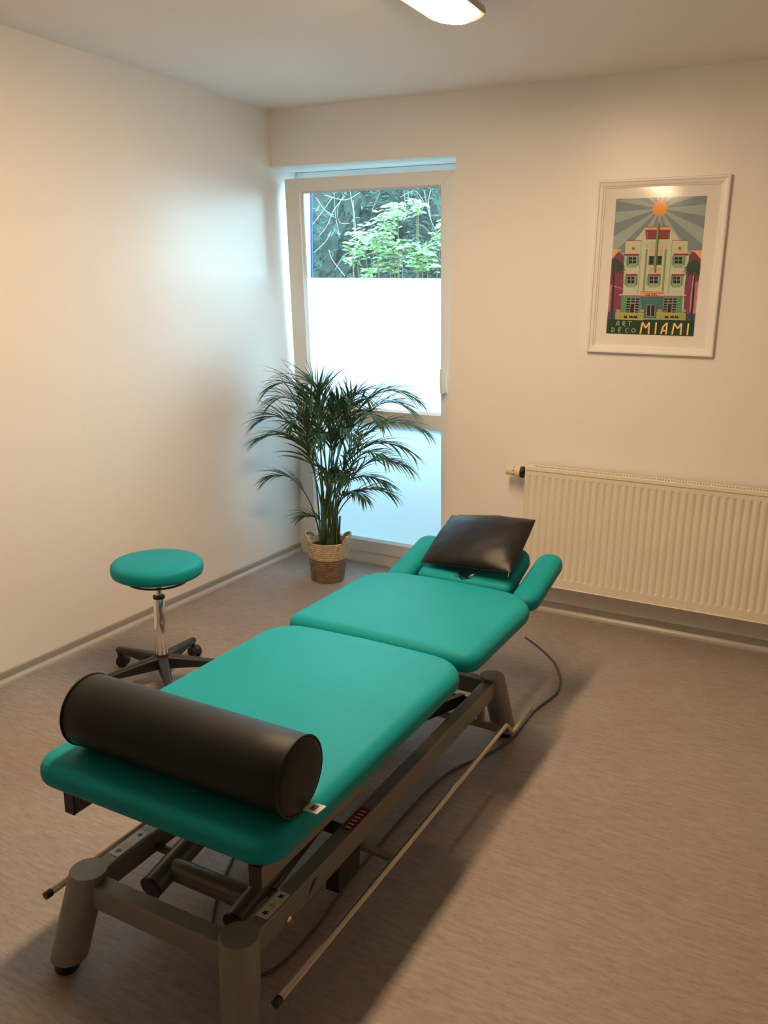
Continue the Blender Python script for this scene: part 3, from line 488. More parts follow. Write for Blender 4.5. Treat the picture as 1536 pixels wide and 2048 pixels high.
# conifer hedge: trunks, boughs and needle sprays
def conifer(x, y, h, wx, wy, seed, mats, label):
    random.seed(seed)
    t = thing('conifer', label, 'tree', (x, y, -0.3), group='conifers of the hedge')
    bm = BM(); tube(bm, [(0, 0, 0), (0.02, 0.01, h * .5), (0, 0, h)], [0.09, 0.07, 0.01], 8); obj('trunk', bm, 'vine_bark', t, smooth=True)
    bm = BM()
    for i in range(1700):
        zz = rnd(0.9, h); k = 1 - max(0, (zz - h * .86) / (h * .14)) * .7
        a = rnd(0, 2 * pi); rr = math.sqrt(rnd(0.25, 1)) * k
        c = Vector((cos(a) * rr * wx, sin(a) * rr * wy, zz))
        d0 = Vector((cos(a) + rnd(-.6, .6), sin(a) + rnd(-.6, .6), rnd(-0.5, 0.9))).normalized()
        mi = 1 if random.random() < 0.28 else 0
        for j in range(6):
            d = (d0 + Vector((rnd(-.6, .6), rnd(-.6, .6), rnd(-.6, .6)))).normalized() * rnd(.05, .11)
            leaf_quad(bm, c + d0 * .02 * j, d, rnd(.006, .014), Vector((rnd(-1, 1), rnd(-1, 1), .3)), mi, n=2)
    obj('foliage', bm, mats, t)
    bm = BM()
    for i in range(20):
        zz = .5 + (h - .6) * i / 20; a = i * 2.4
        tube(bm, [(0, 0, zz), (cos(a) * wx * .5, sin(a) * wy * .5, zz + .12), (cos(a) * wx * .95, sin(a) * wy * .95, zz + .18)], [.025, .015, .004], 5)
    obj('bough', bm, 'vine_bark', t)
    random.seed(seed + 1)
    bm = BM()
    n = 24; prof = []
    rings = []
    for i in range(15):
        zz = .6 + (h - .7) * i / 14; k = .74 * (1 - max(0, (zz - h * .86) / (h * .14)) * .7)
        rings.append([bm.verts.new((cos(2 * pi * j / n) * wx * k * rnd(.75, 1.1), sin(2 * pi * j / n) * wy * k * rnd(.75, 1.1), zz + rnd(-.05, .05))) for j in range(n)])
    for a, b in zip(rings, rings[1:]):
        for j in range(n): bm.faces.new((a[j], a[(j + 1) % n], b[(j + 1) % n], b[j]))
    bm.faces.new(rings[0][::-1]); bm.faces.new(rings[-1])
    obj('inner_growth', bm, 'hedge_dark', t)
HB = ['hedge_dark', 'hedge_blue']
for k, (x, y, h, lab) in enumerate([(-1.25, 2.65, 3.05, 'dark blue-green conifer at the left of the window view'), (0.03, 2.65, 3.0, 'dark conifer at the right of the window view behind the bright shrub'),
                                    (-2.53, 2.65, 3.0, 'dark conifer beyond the left window edge in the front row'), (1.31, 2.65, 3.0, 'dark conifer beyond the right window edge in the front row'),
                                    (-1.31, 4.0, 3.3, 'far conifer seen in the gap between the two front conifers'), (0.15, 4.0, 3.3, 'far conifer in the back row, to the right'), (-2.77, 4.0, 3.3, 'far conifer in the back row, to the left')]):
    conifer(x, y, h, .50 if y > 3.5 else .44, .40, 11 + k, HB, lab)
random.seed(90)
hg = thing('hedge', 'tall dark hedge closing the view behind all the conifers', 'hedge', (-1.6, 5.4, 1.25))
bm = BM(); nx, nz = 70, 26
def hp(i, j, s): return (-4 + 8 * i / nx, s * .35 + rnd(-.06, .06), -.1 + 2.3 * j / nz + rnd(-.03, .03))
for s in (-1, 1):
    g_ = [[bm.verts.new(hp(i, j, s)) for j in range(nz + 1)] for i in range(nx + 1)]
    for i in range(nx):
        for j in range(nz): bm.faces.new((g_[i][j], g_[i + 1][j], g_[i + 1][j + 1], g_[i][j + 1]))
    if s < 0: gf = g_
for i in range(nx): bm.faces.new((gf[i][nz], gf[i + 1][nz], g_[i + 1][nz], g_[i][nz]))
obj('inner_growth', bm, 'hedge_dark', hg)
bm = BM()
for i in range(9000):
    c = Vector((rnd(-4, 4), -.38 + rnd(-.08, .05), rnd(0, 2.25)))
    leaf_quad(bm, c, Vector((rnd(-1, 1), rnd(-1, .1), rnd(-.8, .8))).normalized() * rnd(.05, .1), rnd(.015, .03), Vector((0, -1, .6)), 1 if random.random() < .2 else 0, n=2)
obj('foliage', bm, HB, hg)

random.seed(21)
shrub = thing('leafy_shrub', 'bright green broad-leaved shrub outside the clear window pane', 'shrub', (0.15, 1.3, -0.3))
bm_b = BM(); bm_l = BM()
for cx, cz, rx, rz in LEAF_CLUSTERS:
    cx -= .15; cz += .3
    base = Vector((0.15 + (cx - .15) * .35, rnd(-.05, .1), 0.0))
    tip = Vector((cx, rnd(-.08, .12), cz))
    mid = base.lerp(tip, .75) + Vector((rnd(-.05, .05), 0, rnd(-.02, .1)))
    path = [base.lerp(mid, k / 5) for k in range(6)] + [mid.lerp(tip, k / 3) + Vector((0, 0, -.0)) for k in range(1, 4)]
    tube(bm_b, path, [.010 - .0075 * i / 8 for i in range(9)], 5)
    for i in range(int(6 + rx * rz * 5500)):
        a = rnd(0, 2 * pi); r = math.sqrt(random.random())
        c = tip + Vector((cos(a) * rx * r * 1.15, rnd(-.09, .09), sin(a) * rz * r * 1.15))
        q = c - (c - tip) * .35 + Vector((0, 0, -.02))
        tube(bm_b, [q, c], .0012, 3, caps=False)
        for s in (-1, 1):
            d = Vector((s * rnd(.5, 1), rnd(-.7, .2), rnd(-.35, .5))).normalized() * rnd(.028, .058)
            leaf_quad(bm_l, c, d, d.length * rnd(.5, .62), Vector((rnd(-.4, .4), -.6, 1)), n=5, droop=.15, fold=.12)
obj('branch', bm_b, 'shrub_bark', shrub); obj('foliage', bm_l, 'shrub_leaf', shrub)

vine = thing('climbing_vine', 'pale bare vine stems hanging across the dark conifers outside', 'vine', (0, 1.6, -0.3))
random.seed(5)
for pth in VINE_PATHS:
    bm = BM()
    pts = [Vector((x, y - 1.6, z + .3)) for x, y, z in pth]
    sm = []
    for i in range(len(pts) - 1):
        p0 = pts[max(0, i - 1)]; p1 = pts[i]; p2 = pts[i + 1]; p3 = pts[min(len(pts) - 1, i + 2)]
        for k in range(6):
            t = k / 6
            sm.append(0.5 * ((2 * p1) + (p2 - p0) * t + (2 * p0 - 5 * p1 + 4 * p2 - p3) * t * t + (3 * p1 - p0 - 3 * p2 + p3) * t ** 3))
    sm.append(pts[-1])
    tube(bm, sm, [rnd(.0018, .0032)] * len(sm), 5)
    obj('stem', bm, 'vine_bark', vine)

# ---------------------------------------------------------------- ceiling lamp
lamp = thing('ceiling_lamp', 'long grey ceiling lamp with a glowing warm white diffuser', 'lamp', (1.615, -1.14, H))
def stadium(w, l, sag, n=14):
    pts = []
    for k in range(n + 1):
        t = -1 + 2 * k / n; pts.append((w * t, -sag * t * t))
    for k in range(n + 1):
        t = 1 - 2 * k / n; pts.append((w * t, -l + sag * t * t))
    return pts
def slab(bm, pts_list):
    rings = [[bm.verts.new((x, y, z)) for x, y in pts] for pts, z in pts_list]
    n = len(rings[0])
    for a, b in zip(rings, rings[1:]):
        for k in range(n): bm.faces.new((a[k], a[(k + 1) % n], b[(k + 1) % n], b[k]))
    bm.faces.new(rings[0]); bm.faces.new(rings[-1][::-1])
LL = 1.50
bm = BM(); slab(bm, [(stadium(.060, LL - .1, .02), 0), (stadium(.060, LL - .1, .02), -.02)])
for v in bm.verts: v.co.y -= .05
obj('ceiling_mount', bm, 'lamp_housing', lamp)
bm = BM(); slab(bm, [(stadium(.070, LL, .05), -.020), (stadium(.086, LL, .06), -.030), (stadium(.095, LL, .07), -.046), (stadium(.095, LL, .07), -.050), (stadium(.091, LL, .068), -.056)])
sharp(obj('housing', bm, 'lamp_housing', lamp), 50)
bm = BM()
pr = []
for k in range(5):
    a = (pi / 2) * k / 4
    s = cos(a)
    pr.append(([(x, y - .030 - .012 * (1 - s)) for x, y in stadium(.068 * (0.8 + .2 * s), LL - .06 - .024 * (1 - s), .052)], -.0562 - .013 * sin(a)))
slab(bm, pr)
obj('diffuser', bm, 'lamp_diffuser', lamp, smooth=True)

# ---------------------------------------------------------------- radiator
rad = thing('radiator', 'cream ribbed panel radiator under the picture', 'radiator', (1.555, -0.03, 0.168))
RL, RH = 1.6, 0.592
bm = BM()
xs = []; x = 0.0
nr = 46
def ribz(z):
    lo, hi = 0.046, 0.552
    if z < lo or z > hi: return 0
    return min(1, (z - lo) / .006, (hi - z) / .006)
xl = [0]
for i in range(nr):
    c = 0.026 + i * 0.0336
    xl += [c - .009, c - .006, c - .003, c, c + .003, c + .006, c + .009]
xl.append(RL)
dep = {0: 0, 1: .5, 2: .92, 3: 1, 4: .92, 5: .5, 6: 0}
zl = [0, .044, .047, .050, .053, .2, .4, .545, .548, .551, .554, RH - .012]
gr = []
for j, z in enumerate(zl):
    row = []
    for i, x in enumerate(xl):
        d = 0
        if 0 < i < len(xl) - 1: d = dep[(i - 1) % 7] * .0042 * ribz(z)
        row.append(bm.verts.new((x, -.070 + d, z)))
    gr.append(row)
for a, b in zip(gr, gr[1:]):
    for k in range(len(xl) - 1): bm.faces.new((a[k], a[k + 1], b[k + 1], b[k]))
sharp(obj('front_panel', bm, 'radiator_enamel', rad), 60)
bm = BM()
box(bm, 0.003, RL - .003, -.0610, -.055, 0.001, RH - .014); box(bm, 0.003, RL - .003, -.014, -.002, 0.02, RH - .02)
for i in range(32): box(bm, 0.03 + i * .05, 0.034 + i * .05, -.055, -.014, .03, RH - .05)
obj('heating_core', bm, 'shaded_inner_steel', rad)
for xx in (0, RL):
    bm = BM(); box(bm, xx - .002, xx + .002, -.072, 0, 0.0, RH - .002); obj('side_panel', bm, 'radiator_enamel', rad, bevel=.001)
bm = BM()
box(bm, -.002, RL + .002, -.0735, -.052, RH - .005, RH); box(bm, -.002, RL + .002, -.014, 0, RH - .005, RH)
box(bm, -.002, RL + .002, -.0735, -.0705, RH - .016, RH - .005)
x = 0.0
box(bm, 0, .03, -.052, -.014, RH - .005, RH)
for i in range(125):
    x = .036 + i * .0125
    if x > RL - .02: break
    box(bm, x, x + .0055, -.052, -.014, RH - .005, RH)
obj('top_grille', bm, 'radiator_enamel', rad)
bm = BM(); box(bm, 0, RL, -.074, -.070, 0, .004); obj('bottom_lip', bm, 'radiator_enamel', rad, bevel=.001)
bm = BM()
tube(bm, [(-.03, -.036, .555), (0.02, -.036, .555)], .011, 14)
lathe(bm, [(.0, -.034), (.026, -.034), (.029, -.030), (.029, -.020), (.022, -.016), (0, -.016)], 20, (0, -.036, .555), axis='x')
obj('valve_collar', bm, 'black_plastic', rad, smooth=True)
bm = BM(); lathe(bm, [(0, -.034), (.029, -.034), (.031, -.040), (.031, -.048), (.026, -.056), (.0235, -.062), (.021, -.066), (.0205, -.104), (.0185, -.109), (0, -.109)], 24, (0, -.036, .555), axis='x')
v = sharp(obj('thermostat_knob', bm, 'valve_plastic', rad), 40); v['label'] = 'yellowed thermostat knob'
bm = BM()
for a in (-.3, -1.2, -2.2):
    p = Vector((-.068, -.036 + .0205 * sin(a), .555 + .0205 * cos(a))); tube(bm, [p, p + Vector((0, sin(a) * .0012, cos(a) * .0012))], .0035, 8)
obj('knob_hole', bm, 'label_black', v)

# ---------------------------------------------------------------- framed poster
PX0, PX1, PZ0, PZ1 = 1.7896, 2.3498, 1.3165, 2.0700
pic = thing('framed_poster', 'white framed art deco poster of a pastel hotel hanging above the radiator', 'picture', (PX0, 0, PZ0))
pw, ph = PX1 - PX0, PZ1 - PZ0
bm = BM()
prof = [(0, 0), (0, -.018), (.003, -.022), (.010, -.022), (.013, -.018), (.026, -.016), (.029, -.012), (.035, -.011), (.035, -.004), (.02, 0)]
rings = []
for cx, cz, sx, sz in ((0, 0, 1, 1), (pw, 0, -1, 1), (pw, ph, -1, -1), (0, ph, 1, -1)):
    rings.append([bm.verts.new((cx + sx * d, y, cz + sz * d)) for d, y in prof])
n = len(prof)
for i in range(4):
    a, b = rings[i], rings[(i + 1) % 4]
    for k in range(n): bm.faces.new((a[k], a[(k + 1) % n], b[(k + 1) % n], b[k]))
obj('frame', bm, 'white_frame', pic)
bm = BM(); box(bm, .033, pw - .033, -.006, -.003, .033, ph - .033); obj('mount_board', bm, 'mat_board', pic)
PC = {'sky_a': (134, 152, 162), 'sky_b': (168, 186, 182), 'mauve': (135, 78, 100), 'pink': (205, 135, 150), 'pinklt': (235, 190, 190), 'peach': (240, 180, 150),
      'cream': (202, 212, 188), 'sage': (140, 160, 140), 'sagelt': (150, 176, 152), 'red': (190, 95, 85), 'maroon': (145, 75, 82), 'salmon': (222, 150, 125), 'olive': (135, 165, 110),
      'olivedk': (85, 110, 75), 'dark': (52, 48, 52), 'slate': (82, 92, 104), 'slatelt': (150, 168, 170), 'teal': (95, 150, 130), 'green': (90, 165, 105), 'tealdk': (82, 115, 122),
      'green2': (70, 130, 122), 'forest': (48, 72, 54), 'lime': (170, 185, 100), 'palmtrunk': (62, 62, 62), 'palm': (62, 90, 70), 'forestlt': (168, 186, 150), 'orange': (215, 140, 60),
      'letter': (245, 225, 170), 'sun': (245, 160, 60)}
pcn = list(PC)
for k in pcn: mat('ink_' + k, PC[k], 0.75, srgb=True, spec=0.2)
bx0, bx1, bz0, bz1 = 1.874 - PX0, 2.2585 - PX0, 1.4045 - PZ0, 1.989 - PZ0
bm = BM(); lay = [0]
def uvp(u, v, k): return (bx0 + u * (bx1 - bx0), -.0062 - .000012 * k, bz1 - v * (bz1 - bz0))
def fill(col, pts):
    lay[0] += 1
    pts = [(min(1, max(0, u)), min(1, max(0, v))) for u, v in pts]
    try:
        f = bm.faces.new([bm.verts.new(uvp(u, v, lay[0])) for u, v in pts]); f.material_index = pcn.index(col)
    except Exception: pass
ASP = (bz1 - bz0) / (bx1 - bx0)
fill('sky_a', [(0, 0), (1, 0), (1, .62), (0, .62)])
su, sv = .502, .077
def clipray(a):
    du, dv = cos(a), sin(a) / ASP
    t = 9
    if du > 0: t = min(t, (1 - su) / du)
    if du < 0: t = min(t, -su / du)
    if dv > 0: t = min(t, (.6 - sv) / dv)
    if dv < 0: t = min(t, -sv / dv)
    return (su + du * t, sv + dv * t)
for k in range(13):
    a0 = radians(-3 + k * 27.7 ); a1 = a0 + radians(13.8)
    fill('sky_b', [(su, sv), clipray(a0), clipray((a0 + a1) / 2), clipray(a1)])
def disc(col, u, v, r):
    fill(col, [(u + r * cos(2 * pi * k / 28), v + r * sin(2 * pi * k / 28) / ASP) for k in range(28)])
disc('sun', su, sv, .083)
for c_, pts in POSTER_FILLS: fill(c_, pts)
def stroke(col, w, pts):
    lay[0] += 1
    for (u0, v0), (u1, v1) in zip(pts, pts[1:]):
        x0, z0, x1, z1 = u0, v0 * ASP, u1, v1 * ASP
        L = math.hypot(x1 - x0, z1 - z0)
        if L < 1e-6: continue
        h = w * ASP / 2; dx, dz = (x1 - x0) / L, (z1 - z0) / L; e = h * .4
        q = [(x0 - dx * e - dz * h, z0 - dz * e + dx * h), (x1 + dx * e - dz * h, z1 + dz * e + dx * h), (x1 + dx * e + dz * h, z1 + dz * e - dx * h), (x0 - dx * e + dz * h, z0 - dz * e - dx * h)]
        if col == 'palm':  # pointed frond blades
            q = [(x0 - dz * h, z0 + dx * h), (x1, z1), (x0 + dz * h, z0 - dx * h)] if (u1, v1) == tuple(pts[-1]) else q
        lay[0] += .1
        fill(col, [(a, b / ASP) for a, b in q])
for c_, w, pts in POSTER_STROKES:
    if c_ == 'disc_salmon': disc('peach', pts[0][0], pts[0][1], w)
    elif c_ == 'disc_red': disc('red', pts[0][0], pts[0][1], w)
    else: stroke(c_, w, pts)
me_o = obj('poster_print', bm, ['ink_' + k for k in pcn], pic)
bm = BM()   # slightly bowed acrylic pane
NG = 16; gl_ = []
for yb in (-.0078, -.0070):
    g_ = []
    for i in range(NG + 1):
        u = i / NG; row = []
        for j in range(NG + 1):
            v = j / NG
            row.append(bm.verts.new((.034 + u * (pw - .068), yb - .0066 * 4 * v * (1 - v) - .0012 * 4 * u * (1 - u), .034 + v * (ph - .068))))
        g_.append(row)
    gl_.append(g_)
    for i in range(NG):
        for j in range(NG): bm.faces.new((g_[i][j], g_[i + 1][j], g_[i + 1][j + 1], g_[i][j + 1]))
obj('picture_glass', bm, 'picture_glass', pic, smooth=True)

# ---------------------------------------------------------------- potted palm in a straw basket
palm = thing('potted_palm', 'tall feathery areca palm in a two-tone woven straw basket in the corner', 'plant', (0.437, -0.128, 0))
def rad_at(z): return .088 + .031 * (z / .235) ** .9
bm = BM()
prof = [(0, .002), (.08, .002)]
nn = 96
for i in range(nn + 1):
    z = .004 + .222 * i / nn
    per = .0115
    prof.append((rad_at(z) + .0022 * abs(sin(pi * z / per)), z))
prof += [(rad_at(.228) - .006, .230), (rad_at(.2) - .008, .2), (rad_at(.15) - .008, .15), (rad_at(.05) - .008, .05), (0, .04)]
lathe(bm, prof, 56)
for f in bm.faces:
    c = f.calc_center_median(); f.material_index = 0 if c.z > .135 else 1
    if c.length and math.hypot(c.x, c.y) < rad_at(min(c.z, .23)) - .003 and c.z > .03: f.material_index = 0
sharp(obj('basket', bm, ['straw_light', 'straw_brown'], palm), 50)
hdir = math.atan2(right.y, right.x)
for sgn in (0, pi):
    bm = BM()
    for j in range(3):
        pts = []
        for k in range(19):
            a = hdir + sgn + (-1 + 2 * k / 18) * .78
            lift = .034 * max(0, cos((-1 + 2 * k / 18) * pi / 2)) ** .8
            r = rad_at(.23) - .001 + .010 * lift / .034
            pts.append((r * cos(a), r * sin(a), .228 - .006 + j * .0075 * (1 if k not in (0, 18) else .4) + lift * (1)))
        tube(bm, pts, .0046, 8)
    obj('basket_handle', bm, 'straw_light', palm, smooth=True)
bm = BM(); lathe(bm, [(0, .198), (.06, .2), (.108, .196), (.105, .18), (0, .18)], 28); obj('soil', bm, 'soil', palm)
random.seed(33)
PB = Vector((0.437, -0.128, 0))
def bez(a, b, c, d, t):
    s = 1 - t
    return a * s ** 3 + b * 3 * s * s * t + c * 3 * s * t * t + d * t ** 3
def frond(tip, size, i):
    ang = i * 2.4; r0 = rnd(.012, .058)
    a = Vector((cos(ang) * r0, sin(ang) * r0, .195))
    d = Vector(tip) - PB
    hor = Vector((d.x, d.y, 0))
    hgt = d.z - .195
    spread = hor.length
    b = a + Vector((hor.x * .05, hor.y * .05, hgt * .55))
    c = a + Vector((hor.x * .38, hor.y * .38, hgt * (1.04 + .22 * min(1, spread / .4))))
    pts = [bez(a, b, c, d, k / 26) for k in range(27)]
    bm = BM()
    tube(bm, pts, [.0042 * (1 - .75 * k / 26) + .0006 for k in range(27)], 6)
    for f in bm.faces: f.material_index = 1
    start = .40 if size > .6 else .5
    nl = int(22 * (.55 + .45 * size))
    for k in range(nl):
        t = start + (1 - start) * (k + .5) / nl * .99
        p = bez(a, b, c, d, t); q = bez(a, b, c, d, min(1, t + .02))
        tg = (q - p)
        if tg.length < 1e-6: tg = p - bez(a, b, c, d, t - .02)
        tg.normalize()
        side = tg.cross(Vector((0, 0, 1)))
        if side.length < .45: side = side + Vector((cos(ang + 1), sin(ang + 1), 0)) * .5
        side.normalize(); upv = side.cross(tg).normalized()
        u = (t - start) / (1 - start)
        L = (.10 + .13 * sin(pi * min(1, u * .85 + .14))) * (.55 + .5 * size) * rnd(.8, 1.15)
        for s in (-1, 1):
            dr = (tg * rnd(.9, 1.3) + side * s * (.66 - .34 * u) * rnd(.8, 1.2) + upv * rnd(.12, .38)).normalized()
            n_ = 6; prev = None; pos = p.copy(); dd = dr.copy(); w = rnd(.0095, .0155)
            droop = rnd(.05, .15) + .07 * u
            for m_ in range(n_ + 1):
                kk = m_ / n_
                ww = w * (.35 + 1.6 * kk if kk < .4 else (1 - kk) * 1.6 + .03)
                ax = dd.cross(upv)
                if ax.length < 1e-3: ax = side
                ax.normalize(); un = ax.cross(dd).normalized()
                row = [bm.verts.new(pos - ax * ww * .5 + un * ww * .25), bm.verts.new(pos), bm.verts.new(pos + ax * ww * .5 + un * ww * .25)]
                if prev:
                    bm.faces.new((prev[0], prev[1], row[1], row[0])); bm.faces.new((prev[1], prev[2], row[2], row[1]))
                prev = row
                dd = (dd + Vector((0, 0, -droop))).normalized()
                pos = pos + dd * (L / n_)
    # keep the fronds clear of the wall and the glass
    for v in bm.verts:
        wx = v.co.x + PB.x; wy = v.co.y + PB.y
        if wx < .012: v.co.x = .012 - PB.x + (wx - .012) * .02
        lim = .20 - .07 * min(1.2, v.co.z)
        if wy > lim: v.co.y = lim - PB.y + (wy - lim) * .03
    obj('frond', bm, ['palm_green', 'palm_stem'], palm)
for i, (x, y, z, s) in enumerate(FROND_TIPS):
    frond((x, y, z), s, i)
for i in range(11):
    ang = i * 2.1 + .4; r0 = rnd(.02, .06)
    bm = BM()
    h = rnd(.16, .34)
    a = Vector((cos(ang) * r0, sin(ang) * r0, .19)); b = a + Vector((cos(ang) * .012, sin(ang) * .012, h))
    tube(bm, [a, a.lerp(b, .5), b], [.009, .0075, .005], 8)
    obj('cane', bm, 'palm_cane' if i % 2 else 'palm_stem', palm, smooth=True)

# ---------------------------------------------------------------- swivel stool
stool = thing('swivel_stool', 'round teal swivel stool on a black five-armed castor base', 'stool', (0.54, -1.588, 0))
bm = BM(); lathe(bm, [(0, .466), (.14, .466), (.168, .467), (.177, .473), (.181, .484), (.1815, .500), (.179, .512), (.171, .520), (.152, .526), (.09, .529), (0, .530)], 64); obj('seat', bm, 'teal_vinyl', stool, smooth=True)
bm = BM(); lathe(bm, [(0, .463), (.125, .463), (.13, .468), (0, .468)], 40); obj('seat_board', bm, 'black_plastic', stool)
bm = BM()
ring = [(.116 * cos(2 * pi * k / 40), .116 * sin(2 * pi * k / 40), .441) for k in range(41)]
tube(bm, ring, .0045, 8, caps=False)
for a in (.6, 2.7, 4.8): tube(bm, [(.112 * cos(a), .112 * sin(a), .444), (.118 * cos(a), .118 * sin(a), .464)], .004, 6)
obj('release_ring', bm, 'black_plastic', stool, smooth=True)
bm = BM(); lathe(bm, [(0, .33), (.0125, .33), (.0125, .466), (0, .466)], 24); sharp(obj('gas_piston', bm, 'chrome', stool))
bm = BM(); lathe(bm, [(.0, .12), (.026, .12), (.0245, .20), (.0235, .365), (.0215, .368), (.0205, .362), (.0, .362)], 32); sharp(obj('column_sleeve', bm, 'chrome', stool))
bm = BM(); lathe(bm, [(.012, .362), (.0235, .363), (.0240, .369), (.0235, .3745), (.0125, .3745)], 28); obj('sleeve_collar', bm, 'black_plastic', stool)
bm = BM(); lathe(bm, [(0, .062), (.026, .062), (.034, .075), (.034, .112), (.027, .125), (0, .125)], 32); sharp(obj('hub', bm, 'black_plastic', stool))
for k in range(5):
    A = radians(103 + 72 * k)
    bm = BM()
    secs = [(.018, .024, .064, .118), (.09, .021, .066, .110), (.18, .017, .068, .098), (.262, .015, .066, .088), (.276, .012, .064, .084)]
    rings = []
    for r, hw, zb, zt in secs:
        loc = [(r, -hw, zb), (r, -hw * .95, zt - .008), (r, -hw * .6, zt), (r, hw * .6, zt), (r, hw * .95, zt - .008), (r, hw, zb)]
        rings.append([bm.verts.new((x * cos(A) - y * sin(A), x * sin(A) + y * cos(A), z)) for x, y, z in loc])
    for a, b in zip(rings, rings[1:]):
        for j in range(6): bm.faces.new((a[j], a[(j + 1) % 6], b[(j + 1) % 6], b[j]))
    bm.faces.new(rings[0]); bm.faces.new(rings[-1][::-1])
    sharp(obj('base_arm', bm, 'black_plastic', stool, bevel=.003), 40)
    bm = BM()
    cx, cy = .262 * cos(A), .262 * sin(A)
    B = A + [1.2, .5, 2.0, -.4, .9][k]
    lathe(bm, [(0, .05), (.012, .05), (.012, .070), (0, .070)], 12, (cx, cy, 0))
    ox, oy = cx - .012 * cos(B), cy - .012 * sin(B)
    # hood
    pts = []
    for j in range(13):
        a = pi * (-.05 + 1.1 * j / 12); pts.append((.027 * cos(a), .027 + .027 * sin(a)))
    pts += [(-.012, .018), (.012, .018)]
    px, py = -sin(B), cos(B)
    prism(bm, [(ox + u * cos(B) - px * .009, oy + u * sin(B) - py * .009, z) for u, z in pts], (px * .018, py * .018, 0))
    cst = obj('castor', bm, 'black_plastic', stool, bevel=.001)
    for s in (-1, 1):
        bm = BM()
        q = [(ox + .0255 * cos(2 * pi * j / 24) * cos(B) + px * s * .0105, oy + .0255 * cos(2 * pi * j / 24) * sin(B) + py * s * .0105, .0257 + .0255 * sin(2 * pi * j / 24)) for j in range(24)]
        prism(bm, q, (px * s * .010, py * s * .010, 0)); obj('wheel', bm, 'black_plastic', cst, bevel=.002)

# ---------------------------------------------------------------- treatment table
XC = 1.676
tab = thing('treatment_table', 'teal upholstered height-adjustable treatment couch on a grey steel frame', 'treatment couch', (XC, -2.1, 0))
def T(x, y, z): return (x - XC, y + 2.1, z)
def tb(bm, x0, x1, y0, y1, z0, z1, mi=0): box(bm, x0 - XC, x1 - XC, y0 + 2.1, y1 + 2.1, z0, z1, mi)
ZT = .532
def pad(name, w, l, radii, bow, x, y, z, z0, z1, rotx=0, er=.034, label=None, crown=.005, rz=0, **k):
    o = obj(name, cushion_bm(outline(w, l, radii, bow), z0, z1, er, crown), 'teal_vinyl', tab, smooth=True, loc=T(x, y, z), rot=(rotx, 0, rz))
    if label: o['label'] = label
    return o
pad('leg_cushion', .684, 1.005, (.07, .07, .11, .11), .018, XC, -2.884, 0, .465, ZT, label='long foot-end pad')
pad('back_cushion', .684, .60, (.05, .05, .13, .13), .035, XC, -1.850, 0, .465, ZT, label='middle pad')
HA = radians(19)
NL, NW = .285, .39
# headrest with a face hole
pts = outline(NW, NL, (.03, .03, .06, .06), .0, 8)
def headrest():
    bm = BM(); er = .026; z0, z1 = -.07, 0.0
    n = len(pts)
    hole = []
    hx, hy, ha, hb = 0.0, .085, .030, .060
    prof = []
    for k in range(6):
        a = -pi / 2 + (pi / 2) * k / 5; prof.append((er * (1 - cos(a)), z0 + er * (1 + sin(a))))
    for k in range(7):
        a = (pi / 2) * k / 6; prof.append((er * (1 - cos(a)), z1 - er * (1 - sin(a))))
    rings = [[bm.verts.new((x, y, z)) for x, y in inset(pts, d)] for d, z in prof]
    base = inset(pts, er)
    def hole_ring(grow, z):
        r = []
        for x, y in base:
            a = math.atan2((y - hy) / 1.0, x - hx)
            r.append(bm.verts.new((hx + (ha + grow) * cos(a), hy + (hb + grow) * sin(a), z)))
        return r
    mids = []
    for t in (.5,):
        mids.append([bm.verts.new((x * (1 - t) + (hx + ha * 1.3 * cos(math.atan2(y - hy, x - hx))) * t, y * (1 - t) + (hy + hb * 1.3 * sin(math.atan2(y - hy, x - hx))) * t, z1 + .002)) for x, y in base])
    rings += mids + [hole_ring(.012, z1), hole_ring(.003, z1 - .005), hole_ring(0, z1 - .014), hole_ring(0, z0 + .01), hole_ring(.003, z0)]
    rings.append(rings[0])
    for a, b in zip(rings, rings[1:]):
        for k in range(n): bm.faces.new((a[k], a[(k + 1) % n], b[(k + 1) % n], b[k]))
    return bm
o = obj('headrest', headrest(), 'teal_vinyl', tab, smooth=True, loc=T(XC, -1.165, .508), rot=(HA, 0, 0)); o['label'] = 'tilted head pad with a face hole'
AA = radians(13)
def arm_pad(cx, label):
    bm = BM(); W, Hh, L = .052, .037, .37; rings = []
    ts = [0, .002, .006, .012, .02, .03, .042, .052, .08, .12, .18, .25, L - .052, L - .042, L - .03, L - .02, L - .012, L - .006, L - .002, L]
    for t in ts:
        e = min(t, L - t); s = 1 if e >= W else math.sqrt(max(0, 1 - ((W - e) / W) ** 2))
        sh = max(.02, s) ; sv = max(.02, s) ** .55
        ring = []
        for k in range(28):
            a = 2 * pi * k / 28; ca, sa = cos(a), sin(a)
            ring.append(bm.verts.new((W * sh * math.copysign(abs(ca) ** .8, ca), t, -Hh + Hh * sv * math.copysign(abs(sa) ** .72, sa))))
        rings.append(ring)
    for a, b_ in zip(rings, rings[1:]):
        for k in range(28): bm.faces.new((a[k], a[(k + 1) % 28], b_[(k + 1) % 28], b_[k]))
    bm.faces.new(rings[0]); bm.faces.new(rings[-1][::-1])
    o = obj('armrest', bm, 'teal_vinyl', tab, smooth=True, loc=T(cx, -1.212, .503), rot=(AA, 0, 0)); o['label'] = label
arm_pad(XC - .262, 'left armrest pad'); arm_pad(XC + .262, 'right armrest pad')
